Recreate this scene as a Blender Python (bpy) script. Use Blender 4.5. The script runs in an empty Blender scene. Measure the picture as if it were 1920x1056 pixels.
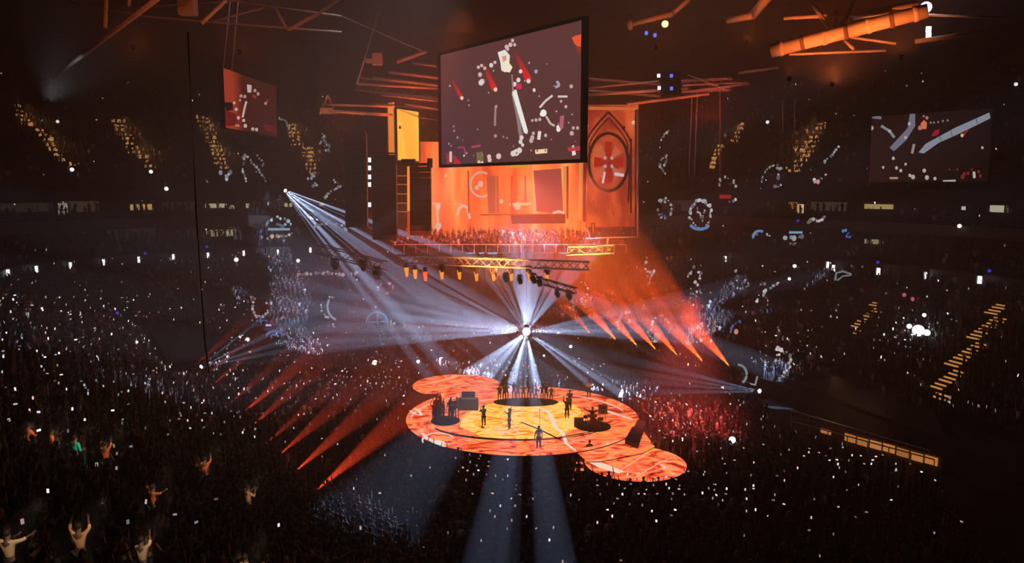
import bpy, bmesh, math, random
import numpy as np
from mathutils import Vector, Matrix

R = random.Random(11)
NR = np.random.default_rng(11)
sc = bpy.context.scene
C = sc.collection

# ------------------------------------------------------------------ camera
F, HOR, CZ = 1440.0, 350.0, 21.0
PITCH = math.atan((528 - HOR) / F)
cam = bpy.data.cameras.new('camera')
cam.sensor_width = 36
cam.lens = 36 * F / 1920
cam.clip_end = 800
cam_ob = bpy.data.objects.new('camera', cam)
C.objects.link(cam_ob)
cam_ob.location = (0, 0, CZ)
cam_ob.rotation_euler = (math.pi / 2 - PITCH, 0, 0)
sc.camera = cam_ob
CP, SP = math.cos(PITCH), math.sin(PITCH)

# ------------------------------------------------------------------ haze, exposure
sc.view_settings.view_transform = 'Standard'
sc.view_settings.look = 'None'
sc.view_settings.exposure = 0.0
sc.view_settings.gamma = 1
sc.view_settings.use_curve_mapping = False
sc.cycles.volume_bounces = 0
sc.cycles.max_bounces = 3
sc.cycles.diffuse_bounces = 1
sc.cycles.glossy_bounces = 2
sc.cycles.sample_clamp_indirect = 4
sc.cycles.use_denoising = True
HAZE = 0.0088
world = bpy.data.worlds.new('hall_air')
sc.world = world
world.use_nodes = True
wnt = world.node_tree
wnt.nodes['Background'].inputs['Color'].default_value = (0, 0, 0, 1)
wnt.nodes['Background'].inputs['Strength'].default_value = 0
wv = wnt.nodes.new('ShaderNodeVolumeScatter')
wv.inputs['Density'].default_value = HAZE
wv.inputs['Anisotropy'].default_value = 0.0
wv.inputs['Color'].default_value = (1, 1, 1, 1)
wnt.links.new(wv.outputs[0], wnt.nodes['World Output'].inputs['Volume'])


# ------------------------------------------------------------------ picture <-> place
def ray(px, py):
    x = (px - 960) / F
    y = -(py - 528) / F
    return Vector((x, CP + y * SP, -SP + y * CP))


def P(px, py, Y):
    d = ray(px, py)
    return Vector((0, 0, CZ)) + d * (Y / d.y)


def G(px, py, z=0.0):
    d = ray(px, py)
    return Vector((0, 0, CZ)) + d * ((z - CZ) / d.z)


def proj(p):
    x, y, z = p[0], p[1], p[2] - CZ
    dep = y * CP - z * SP
    up = y * SP + z * CP
    return 960 + F * x / dep, 528 - F * up / dep


# ------------------------------------------------------------------ added fill: wide wash spots with no fixtures
def wash(loc, aim, ang, power, col, soft=1.5, blend=.8):
    l = bpy.data.lights.new('fill_wash', 'SPOT')
    l.energy = power
    l.color = col
    l.spot_size = math.radians(ang)
    l.spot_blend = blend
    l.shadow_soft_size = soft
    o = bpy.data.objects.new('fill_wash', l)
    C.objects.link(o)
    o.location = loc
    o.rotation_euler = (Vector(aim) - Vector(loc)).to_track_quat('-Z', 'Y').to_euler()
    return o


wash((-10, 44, 44), (-10, 52, 0), 90, 2200, (1, .62, .5))
wash((15, 70, 47), (22, 85, 5), 120, 2200, (1, .6, .5))
wash((-22, 75, 47), (-32, 96, 5), 110, 1800, (1, .6, .52))
wash((6, 18, 30), (-14, 33, 7), 46, 1500, (1, .66, .42))          # added warm fill on the near left stand
wash((0, 60, 46), (-30, 70, 5), 44, 18000, (1, .74, .78))      # pink-white wash over the left stand
wash((-4, 66, 36), (-12, 74, 0), 44, 22000, (1, .12, .05))     # red wash on the floor left of the stage
wash((-9, 101, 22), (-9, 111, 12.5), 100, 34000, (1, .14, .09))
wash((2, 101, 22), (2, 111, 12.5), 100, 36000, (1, .18, .14))
wash((11, 101, 22), (11, 111, 12.5), 100, 28000, (1, .14, .07))       # red wash on the far platform
wash((14, 58, 13), (14, 63.5, 0), 56, 42000, (1, .1, .08), .5, .9)      # red wash on the pit right of the stage


# ------------------------------------------------------------------ materials
def new_mat(name):
    m = bpy.data.materials.new(name)
    m.use_nodes = True
    return m, m.node_tree, m.node_tree.nodes['Principled BSDF']


def plain(name, col, rough=.7, metal=0.0, var=.0, scale=3.0):
    m, nt, b = new_mat(name)
    b.inputs['Base Color'].default_value = (*col, 1)
    b.inputs['Roughness'].default_value = rough
    b.inputs['Metallic'].default_value = metal
    if var:
        n = nt.nodes.new('ShaderNodeTexNoise')
        n.inputs['Scale'].default_value = scale
        n.inputs['Detail'].default_value = 4
        mx = nt.nodes.new('ShaderNodeMix')
        mx.data_type = 'RGBA'
        mx.inputs['A'].default_value = (*[c * (1 - var) for c in col], 1)
        mx.inputs['B'].default_value = (*[min(1, c * (1 + var)) for c in col], 1)
        nt.links.new(n.outputs['Fac'], mx.inputs['Factor'])
        nt.links.new(mx.outputs['Result'], b.inputs['Base Color'])
    return m


def glow(name, col, strength, sample=False):
    m, nt, b = new_mat(name)
    nt.nodes.remove(b)
    e = nt.nodes.new('ShaderNodeEmission')
    e.inputs['Color'].default_value = (*col, 1)
    e.inputs['Strength'].default_value = strength
    nt.links.new(e.outputs[0], nt.nodes['Material Output'].inputs['Surface'])
    if not sample:
        m.cycles.emission_sampling = 'NONE'
    return m


def attr_glow(name, strength, sample=False):
    m = glow(name, (1, 1, 1), strength, sample)
    nt = m.node_tree
    a = nt.nodes.new('ShaderNodeAttribute')
    a.attribute_name = 'col'
    e = [n for n in nt.nodes if n.type == 'EMISSION'][0]
    nt.links.new(a.outputs['Color'], e.inputs['Color'])
    return m


def attr_mat(name, rough=.8):
    m, nt, b = new_mat(name)
    a = nt.nodes.new('ShaderNodeAttribute')
    a.attribute_name = 'col'
    nt.links.new(a.outputs['Color'], b.inputs['Base Color'])
    b.inputs['Roughness'].default_value = rough
    return m


def fire_glow(name, stops, scale, stretch, strength, distort=1.0, detail=5, sample=False):
    """LED picture made of drifting flame colours"""
    m = glow(name, (1, 1, 1), strength, sample)
    nt = m.node_tree
    e = [n for n in nt.nodes if n.type == 'EMISSION'][0]
    tc = nt.nodes.new('ShaderNodeTexCoord')
    mp = nt.nodes.new('ShaderNodeMapping')
    mp.inputs['Scale'].default_value = stretch
    n = nt.nodes.new('ShaderNodeTexNoise')
    n.inputs['Scale'].default_value = scale
    n.inputs['Detail'].default_value = detail
    n.inputs['Distortion'].default_value = distort
    cr = nt.nodes.new('ShaderNodeValToRGB')
    el = cr.color_ramp.elements
    while len(el) > 1:
        el.remove(el[-1])
    el[0].position = stops[0][0]
    el[0].color = (*stops[0][1], 1)
    for p, c in stops[1:]:
        x = el.new(p)
        x.color = (*c, 1)
    nt.links.new(tc.outputs['Object'], mp.inputs['Vector'])
    nt.links.new(mp.outputs['Vector'], n.inputs['Vector'])
    nt.links.new(n.outputs['Fac'], cr.inputs['Fac'])
    nt.links.new(cr.outputs['Color'], e.inputs['Color'])
    return m


M = dict(
    black=plain('black_paint', (.008, .008, .009), .6),
    concrete=plain('dark_concrete', (.022, .021, .023), .9, var=.4, scale=.6),
    floor=plain('floor_cover', (.012, .012, .013), .9, var=.4, scale=.5),
    roof=plain('roof_deck', (.006, .006, .007), .9),
    steel=plain('painted_steel', (.8, .78, .75), .55, .0, var=.2, scale=2),
    rust=plain('dark_collar', (.2, .16, .14), .7),
    truss=plain('aluminium_truss', (.55, .55, .56), .4, .6),
    casing=plain('fixture_casing', (.02, .02, .022), .4),
    drape=plain('black_drape', (.006, .006, .008), .95),
    cloth=plain('grey_cover', (.03, .032, .038), .9),
    bluecover=plain('navy_cover', (.012, .016, .025), .9),
    red_tone=plain('red_step', (.5, .05, .03), .6),
    wall=plain('suite_wall', (.10, .085, .07), .9, var=.3, scale=.5),
    crowd=attr_mat('crowd_clothes'),
    picture=attr_glow('led_picture', 1.45),
    phone=attr_glow('phone_screens', 1.25),
    symbol=attr_glow('projected_symbol_glow', 1.0),
    lens_w=glow('white_lens', (.9, .95, 1), 40),
    lens_o=glow('orange_lens', (1, .42, .12), 14),
    lens_r=glow('red_lens', (1, .06, .02), 4),
    amber=glow('amber_tube', (1, .3, .035), 1.9),
    white_tube=glow('white_tube', (.95, 1, .97), 3.2),
    step=glow('step_glow', (1, .42, .1), .95),  # lit treads given as glowing strips
    aisle_glow=glow('aisle_patch_glow', (1, .45, .14), 1.1),  # glow standing in for amber-lit people and steps
    cymbal=plain('brass', (.7, .5, .2), .3, 1),
    shell=plain('drum_shell', (.25, .05, .03), .4),
    skin=plain('skin', (.2, .125, .09), .6),
    hair=plain('dark_hair', (.02, .014, .01), .7),
)


# ------------------------------------------------------------------ mesh builder
class MB:
    def __init__(s):
        s.v, s.f, s.c, s.mi = [], [], [], []
        s.col = (1, 1, 1)
        s.m = 0

    def vert(s, p):
        s.v.append(tuple(p))
        s.c.append(s.col)
        return len(s.v) - 1

    def face(s, idx):
        s.f.append(tuple(idx))
        s.mi.append(s.m)

    def poly(s, pts):
        s.face([s.vert(p) for p in pts])

    def box(s, c, sz, rot=None):
        c = Vector(c)
        ids = []
        for x, y, z in ((-1, -1, -1), (1, -1, -1), (1, 1, -1), (-1, 1, -1), (-1, -1, 1), (1, -1, 1), (1, 1, 1), (-1, 1, 1)):
            p = Vector((x * sz[0] / 2, y * sz[1] / 2, z * sz[2] / 2))
            if rot is not None:
                p = rot @ p
            ids.append(s.vert(c + p))
        for q in ((3, 2, 1, 0), (4, 5, 6, 7), (0, 1, 5, 4), (1, 2, 6, 5), (2, 3, 7, 6), (3, 0, 4, 7)):
            s.face([ids[i] for i in q])

    def tube(s, pts, r, n=8, cap=True):
        pts = [Vector(p) for p in pts]
        rs = r if isinstance(r, (list, tuple)) else [r] * len(pts)
        rings = []
        for i, p in enumerate(pts):
            d = (pts[min(i + 1, len(pts) - 1)] - pts[max(i - 1, 0)])
            if d.length < 1e-9:
                d = Vector((0, 0, 1))
            d.normalize()
            a = d.cross(Vector((0, 0, 1)))
            if a.length < 1e-3:
                a = d.cross(Vector((0, 1, 0)))
            a.normalize()
            b = d.cross(a)
            rings.append([s.vert(p + (a * math.cos(t) + b * math.sin(t)) * rs[i]) for t in [2 * math.pi * k / n for k in range(n)]])
        for i in range(len(rings) - 1):
            for k in range(n):
                s.face([rings[i][k], rings[i][(k + 1) % n], rings[i + 1][(k + 1) % n], rings[i + 1][k]])
        if cap:
            s.face(rings[0][::-1])
            s.face(rings[-1])

    def disc(s, c, r, z0, z1, n=48, sy=1.0):
        top = [s.vert((c[0] + r * math.cos(2 * math.pi * k / n), c[1] + r * sy * math.sin(2 * math.pi * k / n), z1)) for k in range(n)]
        bot = [s.vert((c[0] + r * math.cos(2 * math.pi * k / n), c[1] + r * sy * math.sin(2 * math.pi * k / n), z0)) for k in range(n)]
        m0 = s.m
        s.face(top)
        s.m = m0 + 1 if s.side_mat else m0
        for k in range(n):
            s.face([bot[k], bot[(k + 1) % n], top[(k + 1) % n], top[k]])
        s.m = m0

    side_mat = False

    def sphere(s, c, r, n=10, m=6, sz=1.0):
        c = Vector(c)
        rings = []
        for i in range(1, m):
            t = math.pi * i / m
            rings.append([s.vert(c + Vector((r * math.sin(t) * math.cos(2 * math.pi * k / n), r * math.sin(t) * math.sin(2 * math.pi * k / n), r * sz * math.cos(t)))) for k in range(n)])
        a = s.vert(c + Vector((0, 0, r * sz)))
        b = s.vert(c - Vector((0, 0, r * sz)))
        for k in range(n):
            s.face([a, rings[0][k], rings[0][(k + 1) % n]])
            s.face([b, rings[-1][(k + 1) % n], rings[-1][k]])
        for i in range(len(rings) - 1):
            for k in range(n):
                s.face([rings[i][k], rings[i + 1][k], rings[i + 1][(k + 1) % n], rings[i][(k + 1) % n]])

    def build(s, name, mats, parent=None, smooth=False, loc=None):
        me = bpy.data.meshes.new(name)
        v = s.v
        if loc is not None:
            v = [(p[0] - loc[0], p[1] - loc[1], p[2] - loc[2]) for p in v]
        me.from_pydata(v, [], s.f)
        if not isinstance(mats, (list, tuple)):
            mats = [mats]
        for m in mats:
            me.materials.append(m)
        me.polygons.foreach_set('material_index', s.mi)
        if smooth:
            me.polygons.foreach_set('use_smooth', [True] * len(s.f))
        a = me.color_attributes.new('col', 'FLOAT_COLOR', 'POINT')
        a.data.foreach_set('color', np.array([(*c, 1) for c in s.c], dtype=np.float32).ravel())
        o = bpy.data.objects.new(name, me)
        C.objects.link(o)
        if parent is not None:
            o.parent = parent
        if loc is not None:
            o.location = loc
        return o


def tag(o, label=None, cat=None, group=None, kind=None):
    if label:
        o['label'] = label
    if cat:
        o['category'] = cat
    if group:
        o['group'] = group
    if kind:
        o['kind'] = kind
    return o


def empty(name, loc, label=None, cat=None, group=None, rz=0.0):
    o = bpy.data.objects.new(name, None)
    C.objects.link(o)
    o.location = loc
    o.rotation_euler = (0, 0, rz)
    return tag(o, label, cat, group)


def copy_tree(o, parent=None):
    c = o.copy()
    C.objects.link(c)
    if parent is not None:
        c.parent = parent
    for ch in o.children:
        copy_tree(ch, c)
    return c


def mean(pts):
    s = Vector((0, 0, 0))
    for p in pts:
        s += Vector(p)
    return s / len(pts)


def spot(parent, a, b, ang, power, col, blend=.35, soft=.04, name='beam'):
    """the light of a lamp, a child of that lamp (lamp's origin at `org`)"""
    l = bpy.data.lights.new(name, 'SPOT')
    l.energy = power
    l.color = col
    l.spot_size = math.radians(ang)
    l.spot_blend = blend
    l.shadow_soft_size = soft
    o = bpy.data.objects.new(name, l)
    C.objects.link(o)
    d = Vector(b) - Vector(a)
    o.rotation_euler = d.to_track_quat('-Z', 'Y').to_euler()
    off = Vector(a) - (parent.location if parent else Vector((0, 0, 0)))
    o.location = off
    if parent:
        o.parent = parent
    return o


# ------------------------------------------------------------------ the bowl
I_PTS = [(10, 16), (-2, 34), (-14, 52), (-25, 69.5), (-37, 89), (-34, 101), (-24, 108), (-12, 112), (0, 111), (10.6, 100), (23.5, 82), (26.6, 74), (31.7, 57), (34, 45), (37, 30), (38, 8)]
O_PTS = [(-8, 6), (-17, 22), (-36, 50), (-50, 72), (-57, 90), (-50, 104), (-40, 113), (-24, 121), (-2, 124), (20, 116), (38, 98), (46, 87), (53, 66), (55, 50), (56, 32), (56, 8)]
NB = 240


def catmull(pts, n):
    pts = [np.array(p, float) for p in pts]
    m = len(pts) - 1
    out = []
    for i in range(n):
        t = i / (n - 1) * m
        k = min(int(t), m - 1)
        u = t - k
        p1, p2 = pts[k], pts[k + 1]
        p0 = pts[k - 1] if k > 0 else 2 * p1 - p2
        p3 = pts[k + 2] if k + 2 <= m else 2 * p2 - p1
        out.append(.5 * ((2 * p1) + (-p0 + p2) * u + (2 * p0 - 5 * p1 + 4 * p2 - p3) * u * u + (-p0 + 3 * p1 - 3 * p2 + p3) * u ** 3))
    return np.array(out)


IN = catmull(I_PTS, NB)
OUT = catmull(O_PTS, NB)
CEN = np.array([-4.0, 62.0])
DIRO = OUT - CEN
DIRO = DIRO / np.linalg.norm(DIRO, axis=1)[:, None]
K0, K1 = int(2.0 / 15 * NB), int(13.6 / 15 * NB)      # the part of the ring that carries upper tiers


def ring_low(t):
    return IN + (OUT - IN) * t


def ring_up(off):
    return OUT + DIRO * off


def strip(mb, a, za, b, zb, k0=0, k1=NB):
    ia = [mb.vert((*a[k], za)) for k in range(k0, k1)]
    ib = [mb.vert((*b[k], zb)) for k in range(k0, k1)]
    for i in range(k1 - k0 - 1):
        mb.face([ia[i], ia[i + 1], ib[i + 1], ib[i]])


mb = MB()
mb.poly([(-90, -20, 0), (100, -20, 0), (100, 170, 0), (-90, 170, 0)])
tag(mb.build('floor', M['floor']), kind='structure')

ROWS_LOW = 20
Z_LOW0, Z_LOW1 = 1.4, 10.2
rows = []        # (zone, ring, z, k0, k1)
mb = MB()
strip(mb, ring_low(0), 0, ring_low(0), Z_LOW0)
for i in range(ROWS_LOW):
    t0, t1 = i / ROWS_LOW, (i + 1) / ROWS_LOW
    z = Z_LOW0 + (Z_LOW1 - Z_LOW0) * i / ROWS_LOW
    zn = Z_LOW0 + (Z_LOW1 - Z_LOW0) * (i + 1) / ROWS_LOW
    strip(mb, ring_low(t0), z, ring_low(t1), z)
    strip(mb, ring_low(t1), z, ring_low(t1), zn)
    rows.append(('low', ring_low((t0 + t1) / 2), z, 0, NB))
tag(mb.build('terrace_lower', M['concrete']), kind='structure')

mb = MB()
strip(mb, ring_up(0), Z_LOW1, ring_up(0), 11.9, K0, K1)
tag(mb.build('wall_fascia', plain('fascia_panel', (.03, .034, .045), .6)), kind='structure')
mb = MB()
for i in range(5):
    z = 11.6 + i * .5
    strip(mb, ring_up(i * .85), z, ring_up((i + 1) * .85), z, K0, K1)
    strip(mb, ring_up((i + 1) * .85), z, ring_up((i + 1) * .85), z + .5, K0, K1)
    rows.append(('club', ring_up(i * .85 + .4), z, K0, K1))
for i in range(3):
    z = 16.2 + i * .5
    strip(mb, ring_up(2.2 + i * .9), z, ring_up(2.2 + (i + 1) * .9), z, K0, K1)
    strip(mb, ring_up(2.2 + (i + 1) * .9), z, ring_up(2.2 + (i + 1) * .9), z + .5, K0, K1)
    rows.append(('box', ring_up(2.6 + i * .9), z, K0, K1))
tag(mb.build('terrace_club', M['concrete']), kind='structure')
mb = MB()
strip(mb, ring_up(4.3), 14.1, ring_up(4.3), 15.5, K0, K1)
strip(mb, ring_up(4.3), 15.5, ring_up(2.2), 15.5, K0, K1)
strip(mb, ring_up(2.2), 15.5, ring_up(2.2), 16.7, K0, K1)
strip(mb, ring_up(4.9), 17.7, ring_up(4.9), 19.1, K0, K1)
tag(mb.build('wall_suites', M['wall']), kind='structure')
mb = MB()
strip(mb, ring_up(4.9), 19.1, ring_up(4.0), 19.1, K0, K1)
strip(mb, ring_up(4.0), 19.1, ring_up(4.0), 20.6, K0, K1)
tag(mb.build('wall_upper_front', M['concrete']), kind='structure')
ROWS_UP = 24
mb = MB()
for i in range(ROWS_UP):
    o0, o1 = 4.2 + i * .92, 4.2 + (i + 1) * .92
    z = 20.0 + i * .7
    strip(mb, ring_up(o0), z, ring_up(o1), z, K0, K1)
    strip(mb, ring_up(o1), z, ring_up(o1), z + .7, K0, K1)
    rows.append(('up', ring_up(o0 + .45), z, K0, K1))
tag(mb.build('terrace_upper', M['concrete']), kind='structure')
mb = MB()
strip(mb, ring_up(4.2 + 24 * .92), 36.8, ring_up(4.2 + 24 * .92), 50, K0, K1)
tag(mb.build('wall_back', M['roof']), kind='structure')
mb = MB()
mb.poly([(-90, -20, 50), (-90, 170, 50), (100, 170, 50), (100, -20, 50)])
tag(mb.build('ceiling', M['roof']), kind='structure')


def row_near(px, py, zones):
    """point of the stands nearest to a picture position"""
    best = None
    for ri, (zn, ring, z, k0, k1) in enumerate(rows):
        if zn not in zones:
            continue
        for k in range(k0, k1):
            p = (ring[k][0], ring[k][1], z)
            if p[1] < 15:
                continue
            q = proj(p)
            d = (q[0] - px) ** 2 + (q[1] - py) ** 2
            if best is None or d < best[0]:
                best = (d, Vector(p), ri, k)
    return best


# ------------------------------------------------------------------ stage
SC = G(980, 790, 1.3)
SR = 10.0
SC.y = 64.6
SS = G(1191, 868, 1.15)
SL = G(856, 722, 1.2)
FIRE = [(.28, (.16, .01, .008)), (.38, (.6, .04, .015)), (.45, (1, .12, .04)), (.52, (1, .2, .1)), (.57, (1, .36, .05)), (.62, (1, .18, .06)), (.69, (1, .4, .3)), (.76, (1, .85, .75))]
FIRE2 = [(.28, (.5, .04, .01)), (.38, (1, .2, .03)), (.46, (1, .42, .05)), (.54, (1, .7, .12)), (.6, (1, .38, .12)), (.68, (1, .6, .35)), (.76, (1, .9, .7))]
m_fire = fire_glow('led_floor_flames', FIRE, .3, (1, 1.8, 1), 1.75, 3.5, 6, sample=True)
m_fire2 = fire_glow('led_floor_embers', FIRE2, .4, (1, 1.8, 1), 1.95, 3.0, 6, sample=True)
st = empty('stage', (SC.x, SC.y, 0), 'large round stage with a glowing orange flame video floor and a small round side stage', 'stage')


def world_build(mb, name, mats, parent, smooth=False):
    """vertices are world points; parent is an Empty whose rotation is zero"""
    o = mb.build(name, mats, None, smooth)
    L = parent.location
    me = o.data
    n = len(me.vertices)
    a = np.empty(n * 3, dtype=np.float32)
    me.vertices.foreach_get('co', a)
    a = a.reshape(-1, 3) - np.array(L, dtype=np.float32)
    me.vertices.foreach_set('co', a.ravel())
    o.parent = parent
    return o


def ribbon(mb, pts, w, z):
    """a flat bright line on the video floor through picture points"""
    g = [G(x, y, z) for x, y in pts]
    n = len(g)
    L, Rr = [], []
    for i in range(n):
        d = g[min(i + 1, n - 1)] - g[max(i - 1, 0)]
        d.normalize()
        s = Vector((-d.y, d.x, 0)) * w * (0.35 + .65 * math.sin(math.pi * (i + .5) / n)) / 2
        L.append(mb.vert(g[i] + s))
        Rr.append(mb.vert(g[i] - s))
    for i in range(n - 1):
        mb.face([L[i], Rr[i], Rr[i + 1], L[i + 1]])


def arc(cx, cy, rx, ry, a0, a1, n=24):
    return [(cx + rx * math.cos(math.radians(a0 + (a1 - a0) * i / n)), cy - ry * math.sin(math.radians(a0 + (a1 - a0) * i / n))) for i in range(n + 1)]


mb = MB()
mb.side_mat = True
mb.disc((SC.x, SC.y), SR, 1.0, 1.3, 96)
mb.m = 2
for pts, w, c in [
        ([(792, 812), (800, 822), (820, 832), (835, 838)], .35, (1, .75, .65)),
        (arc(822, 826, 30, 14, 200, 20), .22, (1, .72, .62)),
        ([(816, 826), (824, 830), (832, 833)], .7, (1, .85, .8)),
        ([(1004, 762), (1025, 770), (1036, 785), (1040, 800), (1055, 812), (1062, 832), (1080, 846)], .35, (1, .82, .66)),
        ([(1120, 765), (1150, 775), (1185, 786)], .5, (1, .62, .5)),
        (arc(975, 790, 206, 55, 100, 175), .3, (1, .5, .38)),
        (arc(975, 790, 206, 55, 20, 70), .35, (1, .55, .45)),
        ([(900, 752), (935, 748), (985, 752), (1040, 762)], .3, (1, .68, .5)),
        ([(768, 770), (778, 776), (790, 779), (786, 770), (776, 766)], .3, (1, .8, .7)),
        ([(925, 800), (945, 815), (955, 800), (975, 812)], .35, (1, .55, .55)),
        ([(1062, 832), (1085, 825), (1110, 822)], .3, (1, .35, .3))]:
    mb.col = c
    ribbon(mb, pts, w, 1.312)
mb.m = 3
for pts, w in [(arc(975, 795, 165, 30, 195, 300), .45), (arc(975, 795, 165, 30, 300, 330), .2),
               ([(978, 792), (1010, 805), (1052, 825)], .22), ([(1040, 822), (1080, 815), (1120, 808)], .2)]:
    ribbon(mb, pts, w, 1.314)
o = world_build(mb, 'main_deck', [m_fire, M['black'], M['picture'], M['drape']], st)
o['label'] = 'round orange video floor'
mb = MB()
mb.poly([G(x, y, 1.306) for x, y in [(862, 800), (868, 778), (905, 762), (960, 748), (1035, 750), (1080, 760), (1100, 780), (1090, 800), (1050, 818), (1010, 822), (950, 826), (900, 818)]])
world_build(mb, 'inner_deck', m_fire2, st)
mb = MB()
mb.side_mat = True
mb.disc((SS.x, SS.y), 3.65, .85, 1.16, 64)
mb.m = 2
for pts, w, c in [([(1104, 862), (1130, 874), (1165, 886)], .9, (1, .72, .55)), ([(1190, 896), (1240, 866), (1262, 858), (1280, 872)], .12, (1, .5, .35)),
                  ([(1160, 884), (1195, 862), (1215, 848)], .12, (1, .5, .35))]:
    mb.col = c
    ribbon(mb, pts, w, 1.172)
world_build(mb, 'side_deck', [m_fire, M['black'], M['picture']], st)
mb = MB()
mb.side_mat = False
qs = [(1075, 842), (1200, 800), (1228, 838), (1205, 850), (1125, 866), (1100, 866)]
top = [G(x, y, 1.22) for x, y in qs]
mb.poly(top)
mb.m = 1
for i in range(len(top)):
    a, b = top[i], top[(i + 1) % len(top)]
    mb.poly([a, b, b - Vector((0, 0, .5)), a - Vector((0, 0, .5))])
world_build(mb, 'walkway', [m_fire, M['black']], st)
mb = MB()
mb.side_mat = True
mb.disc((SL.x, SL.y), 4.4, .9, 1.2, 64)
mb.m = 2
for pts, w, c in [([(790, 722), (820, 716), (860, 705), (890, 704)], .5, (1, .5, .15)), ([(800, 733), (835, 728), (870, 716)], .6, (1, .36, .16))]:
    mb.col = c
    ribbon(mb, pts, w, 1.21)
world_build(mb, 'rear_deck', [m_fire, M['black'], M['picture']], st)
mb = MB()
for cx, cy, r, z in ((SC.x, SC.y, SR - .35, 0), (SS.x, SS.y, 3.4, 0), (SL.x, SL.y, 4.1, 0)):
    mb.disc((cx, cy), r, 0, 1.02 if r > 5 else .9, 48)
world_build(mb, 'skirt', M['drape'], st)
for (x0, y0, x1, y1, sy) in ((808, 778, 862, 800, .72), (925, 746, 1047, 762, .3)):
    c = G((x0 + x1) / 2, (y0 + y1) / 2, 1.33)
    r = abs(G(x1, (y0 + y1) / 2, 1.33).x - G(x0, (y0 + y1) / 2, 1.33).x) / 2
    mb = MB()
    mb.disc((c.x, c.y), r, 1.315, 1.335, 32, sy * 1.6)
    world_build(mb, 'pit_floor', M['drape'], st)
# steps, their red light put in as glow and red colour
for i in range(7):
    p0, p1 = G(1088 - i * 4, 855 + i * 6, 1.1 - i * .15), G(1118 - i * 6, 858 + i * 6, 1.1 - i * .15)
    mb = MB()
    c = (p0 + p1) / 2
    mb.box(c, ((p1 - p0).length, .3, .08))
    world_build(mb, 'step', m_fire if i % 2 == 0 else M['red_tone'], st)


# ------------------------------------------------------------------ people (shared shapes)
def skin_mesh(verts, edges, radii, sub=1):
    me = bpy.data.meshes.new('tmp')
    me.from_pydata(verts, edges, [])
    o = bpy.data.objects.new('tmp', me)
    C.objects.link(o)
    md = o.modifiers.new('s', 'SKIN')
    md.use_smooth_shade = True
    for i, v in enumerate(me.skin_vertices[0].data):
        r = radii[i]
        v.radius = r if isinstance(r, tuple) else (r, r)
        v.use_root = (i == 0)
    s = o.modifiers.new('u', 'SUBSURF')
    s.levels = sub
    s.render_levels = sub
    dg = bpy.context.evaluated_depsgraph_get()
    out = bpy.data.meshes.new_from_object(o.evaluated_get(dg))
    bpy.data.objects.remove(o)
    bpy.data.meshes.remove(me)
    return out


ARMS = {  # elbow, wrist for the right (+x) side, then the left
    'arms down': (((.27, 0, 1.16), (.28, .08, .92)), ((-.27, 0, 1.16), (-.28, .08, .92))),
    'both arms raised': (((.32, .05, 1.62), (.26, .1, 1.90)), ((-.32, .05, 1.62), (-.26, .1, 1.90))),
    'one arm raised': (((.33, .03, 1.60), (.28, .08, 1.88)), ((-.27, 0, 1.16), (-.28, .1, .92))),
    'hands held up in front of the face': (((.27, .16, 1.25), (.10, .33, 1.50)), ((-.27, .16, 1.25), (-.10, .33, 1.50))),
    'hands clapping at the chest': (((.29, .1, 1.2), (.06, .32, 1.30)), ((-.29, .1, 1.2), (-.06, .32, 1.30))),
    'both arms spread wide': (((.44, .03, 1.50), (.66, .1, 1.66)), ((-.44, .03, 1.50), (-.66, .1, 1.66))),
}


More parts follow.
